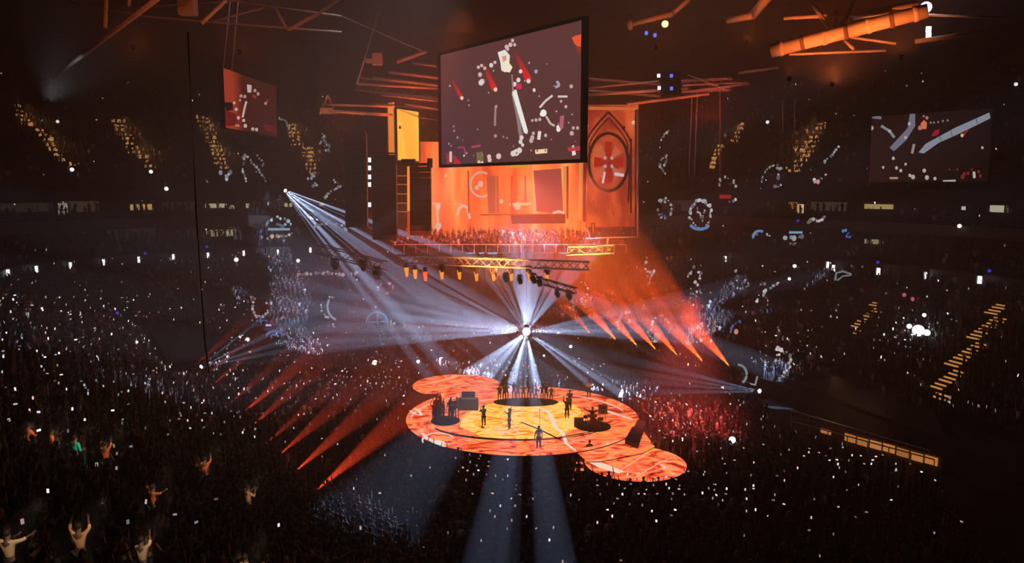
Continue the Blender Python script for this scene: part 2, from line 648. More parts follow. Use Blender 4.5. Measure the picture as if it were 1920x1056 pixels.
def person_meshes(pose):
    V = [(0, 0, .97), (0, 0, 1.14), (0, -.01, 1.34), (0, -.01, 1.50), (0, .01, 1.585), (0, .015, 1.68), (0, .01, 1.745), (0, .115, 1.65)]
    E = [(0, 1), (1, 2), (2, 3), (3, 4), (4, 5), (5, 6), (5, 7)]
    Rr = [(.155, .115), (.135, .10), (.165, .115), .058, .075, (.085, .10), .062, .018]
    for s, arm in ((1, ARMS[pose][0]), (-1, ARMS[pose][1])):
        b = len(V)
        el, wr = Vector(arm[0]), Vector(arm[1])
        V += [(s * .18, -.01, 1.43), tuple(el), tuple(wr)]
        Rr += [.06, .043, .028]
        E += [(2, b), (b, b + 1), (b + 1, b + 2)]
        d = (wr - el).normalized()
        sidev = d.cross(Vector((0, 1, .2))).normalized()
        palm = wr + d * .07
        V.append(tuple(palm))
        Rr.append((.034, .016))
        E.append((b + 2, b + 3))
        for j in range(4):
            V.append(tuple(palm + d * (.085 - .012 * abs(j - 1.4)) + sidev * (.017 * (j - 1.5)) * 1.4 + Vector((0, .015, 0))))
            Rr.append(.0085)
            E.append((b + 3, b + 4 + j))
        V.append(tuple(wr + d * .06 + sidev * (-.062)))
        Rr.append(.0095)
        E.append((b + 2, b + 8))
        b = len(V)
        V += [(s * .1, 0, .88), (s * .115, .02, .50), (s * .12, -.02, .09), (s * .135, .14, .045)]
        Rr += [.085, .058, .04, .032]
        E += [(0, b), (b, b + 1), (b + 1, b + 2), (b + 2, b + 3)]
    body = skin_mesh(V, E, Rr)
    # top
    V2 = [(0, 0, .93), (0, 0, 1.14), (0, -.01, 1.34), (0, -.01, 1.47)]
    E2 = [(0, 1), (1, 2), (2, 3)]
    R2 = [(.185, .14), (.16, .12), (.19, .135), .075]
    for s, arm in ((1, ARMS[pose][0]), (-1, ARMS[pose][1])):
        b = len(V2)
        sh, el, wr = Vector((s * .18, -.01, 1.43)), Vector(arm[0]), Vector(arm[1])
        V2 += [tuple(sh), tuple(el), tuple(el.lerp(wr, .45))]
        R2 += [.078, .06, .05]
        E2 += [(2, b), (b, b + 1), (b + 1, b + 2)]
    top = skin_mesh(V2, E2, R2)
    V3 = [(0, 0, .97)]
    R3 = [(.175, .135)]
    E3 = []
    for s in (1, -1):
        b = len(V3)
        V3 += [(s * .1, 0, .86), (s * .115, .02, .50), (s * .12, -.02, .12)]
        R3 += [.105, .076, .06]
        E3 += [(0, b), (b, b + 1), (b + 1, b + 2)]
    tr = skin_mesh(V3, E3, R3)
    h = MB()
    h.sphere((0, -.015, 1.705), .105, 12, 8, 1.0)
    keep = [f for f in h.f if not all(h.v[i][1] > .045 and h.v[i][2] < 1.74 for i in f)]
    h.f = keep
    h.mi = [0] * len(keep)
    ho = h.build('hair', M['hair'], None, True)
    hm = ho.data
    bpy.data.objects.remove(ho)
    body.materials.clear()
    body.materials.append(M['skin'])
    hm.materials.clear()
    hm.materials.append(M['hair'])
    return body, top, tr, hm


POSES = list(ARMS)
PM = {p: person_meshes(p) for p in POSES}
OUTFITS = {
    'black': (.012, .012, .014), 'charcoal': (.035, .035, .04), 'dark red': (.14, .015, .015), 'navy': (.015, .02, .06),
    'grey': (.13, .13, .14), 'white': (.8, .78, .76), 'tan': (.8, .45, .22), 'orange': (1, .24, .05), 'teal': (.04, .8, .6), 'cream': (.9, .68, .42),
}
cloth_m = {k: plain(k.replace(' ', '_') + '_fabric', c, .85) for k, c in OUTFITS.items()}
trouser_m = [plain('dark_trousers', (.02, .022, .03), .85), plain('blue_denim', (.03, .045, .09), .85)]
_cache = {}


def person_proto(pose, outfit, tr_i):
    key = (pose, outfit, tr_i)
    if key not in _cache:
        body, top, tr, hair = PM[pose]
        t = top.copy()
        t.materials.clear()
        t.materials.append(cloth_m[outfit])
        q = tr.copy()
        q.materials.clear()
        q.materials.append(trouser_m[tr_i])
        _cache[key] = (body, t, q, hair)
    return _cache[key]


def person(loc, rz, pose, outfit, label, group=None, tr_i=0, scale=1.0, parts=True):
    body, top, tr, hair = person_proto(pose, outfit, tr_i)
    b = bpy.data.objects.new('person', body)
    C.objects.link(b)
    b.location = loc
    b.rotation_euler = (0, 0, rz)
    b.scale = (scale,) * 3
    tag(b, label, 'person', group)
    for nm, me in (('shirt', top), ('trousers', tr), ('hair', hair)):
        o = bpy.data.objects.new(nm, me)
        C.objects.link(o)
        o.parent = b
    return b


def face_to(p, q):
    d = Vector(q) - Vector(p)
    return math.atan2(-d.x, d.y)


# ------------------------------------------------------------------ crowd positions
DARK_POLYS = [
    [(262, 606), (345, 604), (405, 625), (385, 690), (330, 700), (290, 665)],
    [(1390, 700), (1480, 690), (1600, 705), (1745, 765), (1930, 800), (1930, 1075), (1800, 960), (1750, 885), (1560, 830), (1470, 800)],
    [(1000, 640), (1110, 642), (1290, 690), (1375, 702), (1420, 735), (1330, 725), (1180, 700), (1060, 662)],
    [(560, 385), (840, 385), (840, 480), (560, 470)],
    [(752, 728), (830, 728), (800, 762), (765, 762)],
]


def in_poly(x, y, poly):
    c = False
    n = len(poly)
    j = n - 1
    for i in range(n):
        xi, yi = poly[i]
        xj, yj = poly[j]
        if (yi > y) != (yj > y) and x < (xj - xi) * (y - yi) / (yj - yi) + xi:
            c = not c
        j = i
    return c


# aisles: picture line, zones, glow material, width, label
AISLES = [
    ((1868, 592), (1748, 752), ('low',), 'step', 1.5, 'steep aisle with amber glowing treads in the right stand, the longest one'),
    ((1642, 575), (1596, 628), ('low',), 'step', 1.0, 'short dim amber-lit aisle in the far right lower stand'),
    ((32, 208), (132, 316), ('up',), 'aisle_glow', 1.4, 'leftmost glowing aisle in the upper tier'),
    ((222, 236), (280, 322), ('up',), 'aisle_glow', 1.8, 'glowing amber aisle in the upper tier, second from the left'),
    ((388, 226), (424, 322), ('up',), 'aisle_glow', 2.0, 'glowing amber aisle in the upper tier left of the small hanging screen'),
    ((545, 240), (596, 330), ('up',), 'aisle_glow', 1.8, 'glowing amber aisle in the upper tier right of the small hanging screen'),
    ((1388, 236), (1330, 318), ('up',), 'aisle_glow', .9, 'faint glowing aisle in the upper tier right of the arched banner'),
    ((1536, 238), (1484, 318), ('up',), 'aisle_glow', 1.9, 'glowing amber aisle in the upper tier left of the right hanging screen'),
]
aisle_pts = []
for (a, b, zones, mk, wd, lab) in AISLES:
    pts = []
    n = 24
    seen = set()
    for i in range(n + 1):
        x, y = a[0] + (b[0] - a[0]) * i / n, a[1] + (b[1] - a[1]) * i / n
        r = row_near(x, y, zones)
        if r[2] in seen:
            continue
        seen.add(r[2])
        pts.append((r[1], r[3], rows[r[2]][1]))
        aisle_pts.append((r[1].x, r[1].y, r[1].z, wd))
    root = empty('aisle_stairs', pts[-1][0], lab, 'stairs', 'lit aisles in the stands')
    for (p, k, ring) in pts:
        d = Vector((*(ring[min(k + 1, NB - 1)] - ring[k - 1]), 0)).normalized()
        nrm = Vector((-d.y, d.x, 0))
        m3 = Matrix((d, nrm, Vector((0, 0, 1)))).transposed()
        s = MB()
        s.box(p + Vector((0, 0, .12)), (wd, .5, .24), m3)
        so = world_build(s, 'step', M['concrete'], root)
        wj = wd * R.uniform(.55, 1.0) if mk == 'aisle_glow' else wd * R.uniform(.8, 1)
        s = MB()
        j = R.uniform(-.3, .3) if mk == 'aisle_glow' else 0
        hgt = R.uniform(.12, .5) if mk == 'aisle_glow' else .12
        if mk == 'aisle_glow':
            for q in range(8):
                if R.random() < .25:
                    continue
                s.box(p + Vector((0, 0, .25 + R.uniform(.0, .35))) + d * (wd * (q / 7 - .5) * .9 + R.uniform(-.1, .1)), (R.uniform(.15, .45), .12, R.uniform(.15, .6)), m3)
            if not s.v:
                s.box(p + Vector((0, 0, .4)), (.3, .12, .3), m3)
        else:
            s.box(p + Vector((0, 0, .27 + hgt / 2)) + d * j, (wj, .12, hgt), m3)
        if mk == 'step':
            s2 = MB()
            s2.box(p + Vector((0, 0, .55)) + nrm * .45 * (1 if nrm.dot(Vector((SC.x - p.x, SC.y - p.y, 0))) < 0 else -1), (wj * .9, .12, .12), m3)
            lo2 = world_build(s2, 'step_glow', M[mk], root)
            lo2.parent = so
        lo = world_build(s, 'step_glow', M[mk], root)
        lo.parent = so
aisle_arr = np.array(aisle_pts)
for (a, b, zones, mk, wd, lab) in AISLES:
    if mk == 'aisle_glow':
        for t in (.25, .75):
            c = row_near(a[0] + (b[0] - a[0]) * t, a[1] + (b[1] - a[1]) * t, zones)[1]
            l = bpy.data.lights.new('aisle_fill', 'SPOT')  # added warm spot without a fixture, brightens people by the aisle
            l.spot_size = 1.9
            l.spot_blend = .8
            l.energy = 500 * wd / 1.8
            l.color = (1, .5, .2)
            l.shadow_soft_size = .3
            lo = bpy.data.objects.new('aisle_fill', l)
            C.objects.link(lo)
            lo.location = c + Vector((-c.x * .012, -1.2, 3.2))
            lo.rotation_euler = (.45, 0, 0)

cands = []      # (x, y, z, rz, zone)
poly_in = [tuple(p) for p in IN[::4]]
gx = np.arange(-40, 42, .82)
gy = np.arange(26, 110, .8)
excl = [(SC.x, SC.y, SR + .9), (SS.x, SS.y, 4.2), (SL.x, SL.y, 4.9)]
walk_poly = [(g.x, g.y) for g in (G(x, y, 0) for x, y in [(1060, 850), (1195, 790), (1240, 838), (1210, 870), (1080, 905)])]
BALLXY = (0.8, 62)
for j, y in enumerate(gy):
    for x in gx:
        X = x + (j % 2) * .41 + R.uniform(-.22, .22)
        Yy = y + R.uniform(-.2, .2)
        if not in_poly(X, Yy, poly_in):
            continue
        if any((X - a) ** 2 + (Yy - b) ** 2 < r * r for a, b, r in excl):
            continue
        if in_poly(X, Yy, walk_poly):
            continue
        q = proj((X, Yy, 1.5))
        if q[0] < -50 or q[0] > 1970 or q[1] > 1110:
            continue
        if any(in_poly(q[0], q[1], pl) for pl in DARK_POLYS):
            continue
        # keep off the barrier line
        cands.append((X, Yy, 0.0, face_to((X, Yy, 0), (SC.x, SC.y, 0)) + R.gauss(0, .25), 'floor'))


def sample_row(zone, ring, z, k0, k1, sp, prob):
    seg = np.linalg.norm(np.diff(ring[k0:k1], axis=0), axis=1)
    cum = np.concatenate([[0], np.cumsum(seg)])
    s = R.uniform(0, sp)
    while s < cum[-1]:
        i = int(np.searchsorted(cum, s) - 1)
        i = max(0, min(i, len(seg) - 1))
        u = (s - cum[i]) / max(seg[i], 1e-6)
        p = ring[k0 + i] * (1 - u) + ring[k0 + i + 1] * u
        s += sp * R.uniform(.85, 1.2)
        if R.random() > prob or p[1] < 12:
            continue
        nv = np.array([ring[k0 + i + 1][1] - ring[k0 + i][1], -(ring[k0 + i + 1][0] - ring[k0 + i][0])])
        p = p + nv / max(np.linalg.norm(nv), 1e-6) * R.gauss(0, .16)
        q = proj((p[0], p[1], z + 1.4))
        if q[0] < -30 or q[0] > 1950 or q[1] > 1120:
            continue
        if zone != 'up' and any(in_poly(q[0], q[1], pl) for pl in DARK_POLYS):
            continue
        if len(aisle_arr) and zone == 'low':
            dd = (aisle_arr[:, 0] - p[0]) ** 2 + (aisle_arr[:, 1] - p[1]) ** 2 + ((aisle_arr[:, 2] - z) * .6) ** 2
            i = int(dd.argmin())
            if dd[i] < (aisle_arr[i, 3] / 2 + .3) ** 2:
                continue
        cands.append((p[0], p[1], z, face_to((p[0], p[1], 0), (SC.x, SC.y, 0)) + R.gauss(0, .2), zone))


for (zone, ring, z, k0, k1) in rows:
    sp, pr = {'low': (.62, .9), 'club': (.75, .8), 'box': (.8, .75), 'up': (.78, .82)}[zone]
    sample_row(zone, ring, z, k0, k1, sp, pr)
CA = np.array([c[:4] for c in cands])
CZN = np.array([c[4] for c in cands])
dep = CA[:, 1] * CP - (CA[:, 2] + 1.5 - CZ) * SP
CPX = 960 + F * CA[:, 0] / dep
CPY = 528 - F * (CA[:, 1] * SP + (CA[:, 2] + 1.5 - CZ) * CP) / dep
print('candidates', len(cands), {z: int((CZN == z).sum()) for z in set(CZN)})


def near_cand(px, py, zones=None, used=None):
    d = (CPX - px) ** 2 + (CPY - py) ** 2
    if zones:
        d = d + np.where(np.isin(CZN, zones), 0, 1e9)
    if used:
        d[list(used)] = 1e12
    return int(d.argmin())


RIGHT_L = [(1115, 635), (1162, 646), (1200, 655), (1235, 662), (1275, 672), (1322, 683), (1373, 693)]
LEFT_L = [(585, 927, 1.25), (547, 890, .8), (516, 860, .55), (494, 836, .3), (464, 806, .45), (445, 784, .8), (425, 762, .25), (392, 728, .3), (378, 712, .3), (362, 688, .3)]
LAMP_RAYS = []
for q in RIGHT_L:
    a = G(q[0], q[1], 3.0)
    LAMP_RAYS.append((a, (P(q[0] - 95, q[1] - 110, a.y + 9) - a).normalized()))
for q in LEFT_L:
    a = G(q[0], q[1], 3.0)
    LAMP_RAYS.append((a, (P(q[0] + 150, q[1] - 130, a.y + 10) - a).normalized()))
SPEC_POS = []


def blocks_lamp(i):
    c = cands[i]
    for sp in SPEC_POS:
        v = Vector((c[0] - sp[0], c[1] - sp[1], 0))
        w = Vector((-sp[0], -sp[1], 0)).normalized()
        t = v.dot(w)
        if -.3 < t < 1.7 and (v - w * t).length < .55:
            return True
    for a, d in LAMP_RAYS:
        w = Vector((c[0], c[1], c[2] + 1.0)) - a
        t = w.dot(d)
        if -1.0 < t < 9:
            q = w - d * t
            if math.hypot(q.x, q.y) < .75 + .09 * max(t, 0) and q.z > -1.2:
                return True
    return False


LANDMARKS = [(123, 1005, 'the tan-shirted person at bottom left'), (250, 1015, 'the cream-shirted person at bottom left'), (388, 868, 'the orange-shirted arm raiser'), (78, 820, 'the two orange-shirted people'),
             (146, 832, 'the teal-shirted person'), (190, 840, 'the orange-shirted person, arms high'), (468, 918, 'the tan-shirted floorside person'), (283, 922, 'the orange-shirted person, arms spread'), (460, 1046, 'the cream-shirted bottom-edge person'),
             (585, 927, 'the nearest red floor lamp'), (547, 890, 'the second red floor lamp'), (980, 855, 'the front rim of the round stage'), (1190, 900, 'the front rim of the side stage'), (1660, 860, 'the orange-lit barrier'), (880, 1040, 'the left pale beam at the bottom'), (1070, 1040, 'the right pale beam at the bottom'),
             (700, 1050, 'the bottom edge, left part'), (1300, 1050, 'the bottom edge, right part'), (1560, 1050, 'the bottom right edge'), (1373, 825, 'the white light on the barrier'), (760, 830, 'the orange cone'), (1100, 880, 'the red steps'), (300, 740, 'the middle of the left stand'), (60, 680, 'the left end of the left stand'), (420, 720, 'the floor end of the left stand')]


def beside(px, py):
    d, x, y, nm = min((math.hypot(px - l[0], py - l[1]), l[0], l[1], l[2]) for l in LANDMARKS)
    a = math.degrees(math.atan2(-(py - y), px - x)) % 360
    w = ['right of', 'above right of', 'above', 'above left of', 'left of', 'below left of', 'below', 'below right of'][int((a + 22.5) // 45) % 8]
    return w + ' ' + nm


taken = set()
# ------------------------------------------------------------------ singled-out spectators
SPECIAL = [
    (123, 1005, 'tan', 'both arms raised', 'person in a tan shirt at the bottom left corner of the crowd, arms up'),
    (250, 1015, 'cream', 'one arm raised', 'person in a cream shirt with one arm up, at the bottom left of the crowd'),
    (388, 868, 'orange', 'one arm raised', 'person in an orange shirt with one arm raised, in the left stand'),
    (55, 812, 'orange', 'hands clapping at the chest', 'person in an orange shirt clapping near the left edge of the stand'),
    (102, 828, 'orange', 'arms down', 'person in an orange shirt standing with arms down in the left stand'),
    (146, 832, 'teal', 'arms down', 'person in a teal shirt among the dark crowd of the left stand'),
    (190, 840, 'orange', 'both arms raised', 'person in an orange shirt holding both arms high in the left stand'),
    (468, 918, 'tan', 'hands held up in front of the face', 'person in a tan shirt at the foot of the left stand'),
    (283, 922, 'orange', 'both arms spread wide', 'person in an orange shirt with arms spread, low in the left stand'),
    (460, 1046, 'cream', 'arms down', 'person in a cream shirt at the bottom edge left of centre'),
    (20, 1010, 'cream', 'both arms spread wide', 'person in a cream shirt at the far bottom left corner'),
]
for px, py, outfit, pose, lab in SPECIAL:
    i = near_cand(px, py, None, taken)
    taken.add(i)
    c = cands[i]
    SPEC_POS.append(c[:3])
    person((c[0], c[1], c[2]), c[3], pose, outfit, lab, scale=1.05)
    v = Vector((c[0], c[1], c[2] + 1.3))
    w = (Vector((0, 0, CZ)) - v).normalized()
    wash(v + w * 3 + Vector((.6, .8, 1.2)), v, 26, 300, (1, .72, .5), .15, .9)  # added narrow spot without a fixture, brightens this spectator

# ------------------------------------------------------------------ the 300 spectators that show largest
dist = np.sqrt(CA[:, 0] ** 2 + CA[:, 1] ** 2 + (CA[:, 2] - CZ) ** 2)
vis = (CPX > 2) & (CPX < 1918) & (CPY < 1040)
order = [int(i) for i in np.argsort(np.where(vis, dist, 1e9))]
hero = []
PH = []     # phones of single spectators (pos, facing)
for i in order:
    if i in taken or blocks_lamp(i):
        continue
    if len(hero) >= 289:
        break
    hero.append(i)
shirts = ['black', 'black', 'charcoal', 'charcoal', 'navy', 'dark red', 'grey', 'black']
for i in hero:
    c = cands[i]
    taken.add(i)
    pose = R.choice(POSES + ['arms down', 'arms down', 'hands held up in front of the face'])
    outfit = R.choice(shirts)
    px = CPX[i]
    where = 'foot of the left stand' if c[4] != 'floor' else ('floor left of the pale beams' if px < 800 else 'floor under the pale beams' if px < 1150 else 'floor at bottom right')
    if c[4] != 'floor':
        where = 'left stand, bottom corner' if px < 350 else 'left stand beside the floor'
        if px > 1200:
            where = 'dark right stand'
    s = R.uniform(.93, 1.06)
    person((c[0], c[1], c[2]), c[3], pose, outfit, 'person in %s top, %s, %s' % (outfit, {'both arms raised': 'arms raised', 'one arm raised': 'arm raised', 'hands held up in front of the face': 'hands at face', 'hands clapping at the chest': 'clapping', 'both arms spread wide': 'arms spread'}.get(pose, pose), beside(CPX[i], CPY[i])), 'nearest spectators ' + where, R.randint(0, 1), s)


# ------------------------------------------------------------------ the rest of the crowd
def lowpoly(pose, legs=True):
    v, f, pid = [], [], []

    def loft(rings, n, ids):
        base = len(v)
        for (cx, cy, z, rx, ry), d in zip(rings, ids):
            for k in range(n):
                t = 2 * math.pi * (k + .5) / n
                v.append((cx + rx * math.cos(t), cy + ry * math.sin(t), z))
                pid.append(d)
        for i in range(len(rings) - 1):
            for k in range(n):
                f.append((base + i * n + k, base + i * n + (k + 1) % n, base + (i + 1) * n + (k + 1) % n, base + (i + 1) * n + k))
        f.append(tuple(base + (len(rings) - 1) * n + k for k in range(n)))

    loft([(0, 0, .86, .16, .12), (0, 0, 1.1, .14, .11), (0, 0, 1.34, .2, .13), (0, 0, 1.45, .18, .1), (0, 0, 1.5, .065, .065)], 6, [2, 1, 1, 1, 0])
    loft([(0, .01, 1.5, .06, .06), (0, .015, 1.57, .075, .09), (0, .01, 1.67, .085, .105), (0, 0, 1.75, .06, .075)], 6, [0, 0, 3, 3])
    for s, arm in ((1, ARMS[pose][0]), (-1, ARMS[pose][1])):
        pts = [Vector((s * .19, 0, 1.4)), Vector(arm[0]), Vector(arm[1]), Vector(arm[1]) + (Vector(arm[1]) - Vector(arm[0])).normalized() * .15]
        rs = [.055, .042, .03, .028]
        base = len(v)
        for i, p in enumerate(pts):
            d = (pts[min(i + 1, 3)] - pts[max(0, i - 1)]).normalized()
            a = d.cross(Vector((0, 1, .3))).normalized()
            b = d.cross(a)
            for k in range(3):
                t = 2 * math.pi * k / 3
                v.append(tuple(p + (a * math.cos(t) + b * math.sin(t)) * rs[i]))
                pid.append(1 if i < 2 else 0)
        for i in range(3):
            for k in range(3):
                f.append((base + i * 3 + k, base + i * 3 + (k + 1) % 3, base + (i + 1) * 3 + (k + 1) % 3, base + (i + 1) * 3 + k))
    if legs:
        for s in (1, -1):
            loft([(s * .12, 0, .02, .05, .09), (s * .11, 0, .5, .06, .07), (s * .1, 0, .9, .085, .1)], 4, [2, 2, 2])
    return np.array(v), f, np.array(pid)


LP = {p: lowpoly(p) for p in POSES}
SHIRT_C = [(.012, .012, .014), (.02, .02, .024), (.035, .033, .038), (.07, .07, .075), (.015, .02, .05), (.12, .02, .015), (.25, .24, .23), (.09, .05, .03), (.45, .42, .4)]
SHIRT_W = [.25, .2, .16, .1, .08, .06, .06, .06, .03]
SKIN_C = np.array([(.24, .14, .11), (.2, .11, .08), (.09, .05, .03), (.28, .18, .14)])


def crowd_object(name, idx, label, parent=None):
    allv, allf, allc = [], [], []
    off = 0
    pose_w = [.34, .14, .15, .2, .1, .07]
    poses = NR.choice(len(POSES), len(idx), p=pose_w)
    for pi, pose in enumerate(POSES):
        sel = [idx[j] for j in range(len(idx)) if poses[j] == pi]
        if not sel:
            continue
        v, f, pid = LP[pose]
        n = len(sel)
        cc = np.array([cands[i][:4] for i in sel])
        cs, sn = np.cos(cc[:, 3]), np.sin(cc[:, 3])
        sca = NR.uniform(.9, 1.08, n)
        X = (v[None, :, 0] * cs[:, None] - v[None, :, 1] * sn[:, None]) * sca[:, None] + cc[:, 0:1]
        Y = (v[None, :, 0] * sn[:, None] + v[None, :, 1] * cs[:, None]) * sca[:, None] + cc[:, 1:2]
        Z = v[None, :, 2] * sca[:, None] + cc[:, 2:3]
        allv.append(np.stack([X, Y, Z], -1).reshape(-1, 3))
        shirt = np.array(SHIRT_C)[NR.choice(len(SHIRT_C), n, p=SHIRT_W)]
        skin = SKIN_C[NR.integers(0, 4, n)]
        pants = np.array([(.015, .016, .02)] * n)
        hair = np.array([(.015, .011, .009), (.06, .035, .02), (.22, .15, .08)])[NR.choice(3, n, p=[.6, .28, .12])]
        pal = np.stack([skin, shirt, pants, hair], 1)
        allc.append((pal * 2.0)[:, pid, :].reshape(-1, 3))
        nv = len(v)
        quads = [q for q in f if len(q) == 4]
        six = [q for q in f if len(q) == 6]
        for fs in (quads, six):
            if fs:
                a = np.array(fs)
                allf.append((a[None] + (np.arange(n) * nv)[:, None, None] + off).reshape(-1, a.shape[1]))
        off += nv * n
    V = np.concatenate(allv)
    col = np.concatenate(allc)
    loops = np.concatenate([a.ravel() for a in allf])
    tot = np.concatenate([np.full(len(a), a.shape[1]) for a in allf])
    start = np.concatenate([[0], np.cumsum(tot)[:-1]])
    me = bpy.data.meshes.new(name)
    me.vertices.add(len(V))
    me.vertices.foreach_set('co', V.astype(np.float32).ravel())
    me.loops.add(len(loops))
    me.loops.foreach_set('vertex_index', loops.astype(np.int32))
    me.polygons.add(len(tot))
    me.polygons.foreach_set('loop_start', start.astype(np.int32))
    me.polygons.foreach_set('loop_total', tot.astype(np.int32))
    me.update(calc_edges=True)
    a = me.color_attributes.new('col', 'FLOAT_COLOR', 'POINT')
    a.data.foreach_set('color', np.concatenate([col, np.ones((len(col), 1))], 1).astype(np.float32).ravel())
    me.materials.append(M['crowd'])
    o = bpy.data.objects.new(name, me)
    C.objects.link(o)
    tag(o, label, 'crowd', kind='stuff')
    return o


rest = [i for i in range(len(cands)) if i not in taken and not blocks_lamp(i)]
sets = {'floor_near': [], 'floor_far': [], 'low_left': [], 'low_back': [], 'low_right': [], 'club': [], 'up_left': [], 'up_right': []}
for i in rest:
    z = cands[i][4]
    px = CPX[i]
    if z == 'floor':
        sets['floor_near' if cands[i][1] < 66 else 'floor_far'].append(i)
    elif z == 'low':
        sets['low_left' if px < 480 and cands[i][1] < 86 else 'low_back' if px < 1000 else 'low_right'].append(i)
    elif z in ('club', 'box'):
        sets['club'].append(i)
    else:
        sets['up_left' if px < 950 else 'up_right'].append(i)
for k, lab in (('floor_near', 'dense standing crowd on the floor in front of the round stage'),
               ('floor_far', 'dense standing crowd on the floor behind and left of the round stage'),
               ('low_left', 'crowd packed on the steep left stand below the fascia lamps'),
               ('low_back', 'distant crowd on the lower stand behind the blue-white beams'),
               ('low_right', 'crowd on the right lower stand around the amber stairs'),
               ('club', 'spectators along the narrow middle tiers by the lit suites'),
               ('up_left', 'dim crowd in the upper tier at the left'),
               ('up_right', 'dim crowd in the upper tier at the right')):
    if sets[k]:
        crowd_object('crowd', sets[k], lab)

# crowd on the far platform and in the pit beside the stage
extra = []
PF = (P(740, 470, 110), P(1170, 470, 110))
for j in range(7):
    y = 108.4 + j * 1.0
    x = PF[0].x + .3
    while x < PF[1].x - .3:
        extra.append((x + R.uniform(-.2, .2), y, 11.8 + j * .22, math.pi + R.gauss(0, .5), 'plat'))
        x += R.uniform(.6, 1.0)
base = len(cands)
cands += extra
crowd_object('crowd', list(range(base, base + len(extra))), 'red-lit people packed on the far platform under the orange video wall')
pit = []
for _ in range(46):
    a = R.uniform(0, 6.28)
    r = math.sqrt(R.random())
    c = G(835, 786, 1.33)
    pit.append((c.x + r * 1.15 * math.cos(a), c.y + r * 1.3 * math.sin(a), 1.335, a, 'pit'))
base = len(cands)
cands += pit[:16]
crowd_object('crowd', list(range(base, base + 16)), 'huddle of people in the dark ring at the left of the round stage')
for px in range(935, 1040, 9):
    c = G(px + R.uniform(-3, 3), 755 + R.uniform(-3, 2), 1.33)
    pit.append((c.x, c.y, 1.335, math.pi, 'pit'))
base = len(cands)
cands += pit[46:]
crowd_object('crowd', list(range(base, base + len(pit[46:]))), 'row of people in the dark slot at the rear of the round stage')

# ------------------------------------------------------------------ phones held up in the crowd
PHONE_TINT = [(1, .9, .9), (.85, .9, 1), (1, .68, .68), (1, .6, .55), (.75, .85, 1), (1, .97, .95)]
dens = []


def phone_prob(px, py, zone):
    w = .018
    if zone == 'up':
        w = .010
        if px > 1220:
            w = .022
    if zone == 'low':
        w = .05 if px < 480 else .03
        if px < 470 and 560 < py < 830:
            w = .20  # denser here, also standing for pinkish glints on lit heads
        if px < 470 and py >= 830:
            w = .05
        if px > 1250:
            w = .075
        if px > 1600 and py > 560:
            w = .03
    if zone == 'floor':
        w = .04
        if px > 1100 and py > 860:
            w = .17
        if px > 1150 and 740 < py <= 900:
            w = .2
        if px < 760 and py < 800:
            w = .12
        if px > 1250 and py > 940:
            w = .05
    if zone in ('club', 'box'):
        w = .02
    return w


phone_sel = []
for i in range(len(CPX)):
    w = phone_prob(CPX[i], CPY[i], CZN[i])
    if R.random() < w and not any(in_poly(CPX[i], CPY[i], pl) for pl in DARK_POLYS):
        phone_sel.append(i)
# bright knots of phones
for (px, py, n, sx, sy) in ((1722, 620, 40, 22, 13), (1680, 645, 34, 45, 20), (1480, 640, 16, 20, 14), (930, 690, 46, 34, 8), (870, 705, 14, 30, 5), (620, 722, 26, 60, 7), (700, 715, 30, 40, 6), (740, 730, 20, 25, 10),
                            (1490, 690, 14, 18, 14), (1270, 800, 40, 60, 30), (1230, 770, 26, 40, 20), (1340, 940, 10, 12, 5), (1820, 775, 6, 30, 6), (1840, 780, 8, 30, 10), (1430, 950, 12, 40, 16), (1210, 930, 40, 60, 20), (30, 600, 16, 30, 25),
                            (130, 320, 1, 2, 2), (900, 890, 18, 30, 12), (960, 960, 20, 40, 30)):
    for _ in range(n):
        phone_sel.append(near_cand(R.gauss(px, sx), R.gauss(py, sy)))
phone_sel = sorted(set(phone_sel), key=lambda i: dist[i])
print('phones', len(phone_sel))


def phone_geom(mb, c, tint, w=.075, h=.15):
    """slab with a lit face turned from the holder towards the camera side or the stage"""
    rz = c[3] + R.uniform(-.5, .5)
    rot = Matrix.Rotation(rz, 3, 'Z') @ Matrix.Rotation(R.uniform(-.5, .3), 3, 'X') @ Matrix.Rotation(R.choice((0, 0, 1.57)), 3, 'Y')
    p = Vector((c[0], c[1], c[2] + R.uniform(1.62, 1.98))) + Matrix.Rotation(c[3], 3, 'Z') @ Vector((R.uniform(-.15, .15), .42, 0))
    mb.col = tint
    mb.box(p, (w, .012, h), rot)
    return p


def phone_thing(c, tint, label, group):
    root_p = Vector((c[0], c[1], c[2] + 1.75)) + Matrix.Rotation(c[3], 3, 'Z') @ Vector((0, .42, 0))
    mb = MB()
    mb.col = tint
    w, h = R.uniform(.07, .10), R.uniform(.13, .17)
    mb.box((0, 0, 0), (w, .010, h))
    mb.m = 1
    mb.box((0, .008, 0), (w * 1.06, .006, h * 1.04))
    o = mb.build('phone', [M['phone'], M['casing']])
    o.location = root_p
    # lit faces turned to the lens or the screen side, tilted as held
    o.rotation_euler = (R.uniform(-.4, .2), R.choice((0, 0, 1.57)), math.atan2(-root_p.x, root_p.y) + R.uniform(-.7, .7))
    tag(o, label, 'phone', group)
    return o


def region_word(i):
    px, py, z = CPX[i], CPY[i], CZN[i]
    if z == 'floor':
        return 'on the floor in front of the stage' if px < 1100 else 'on the floor at the right below the side stage'
    if px > 1100:
        return 'in the right stand'
    return 'in the left stand'


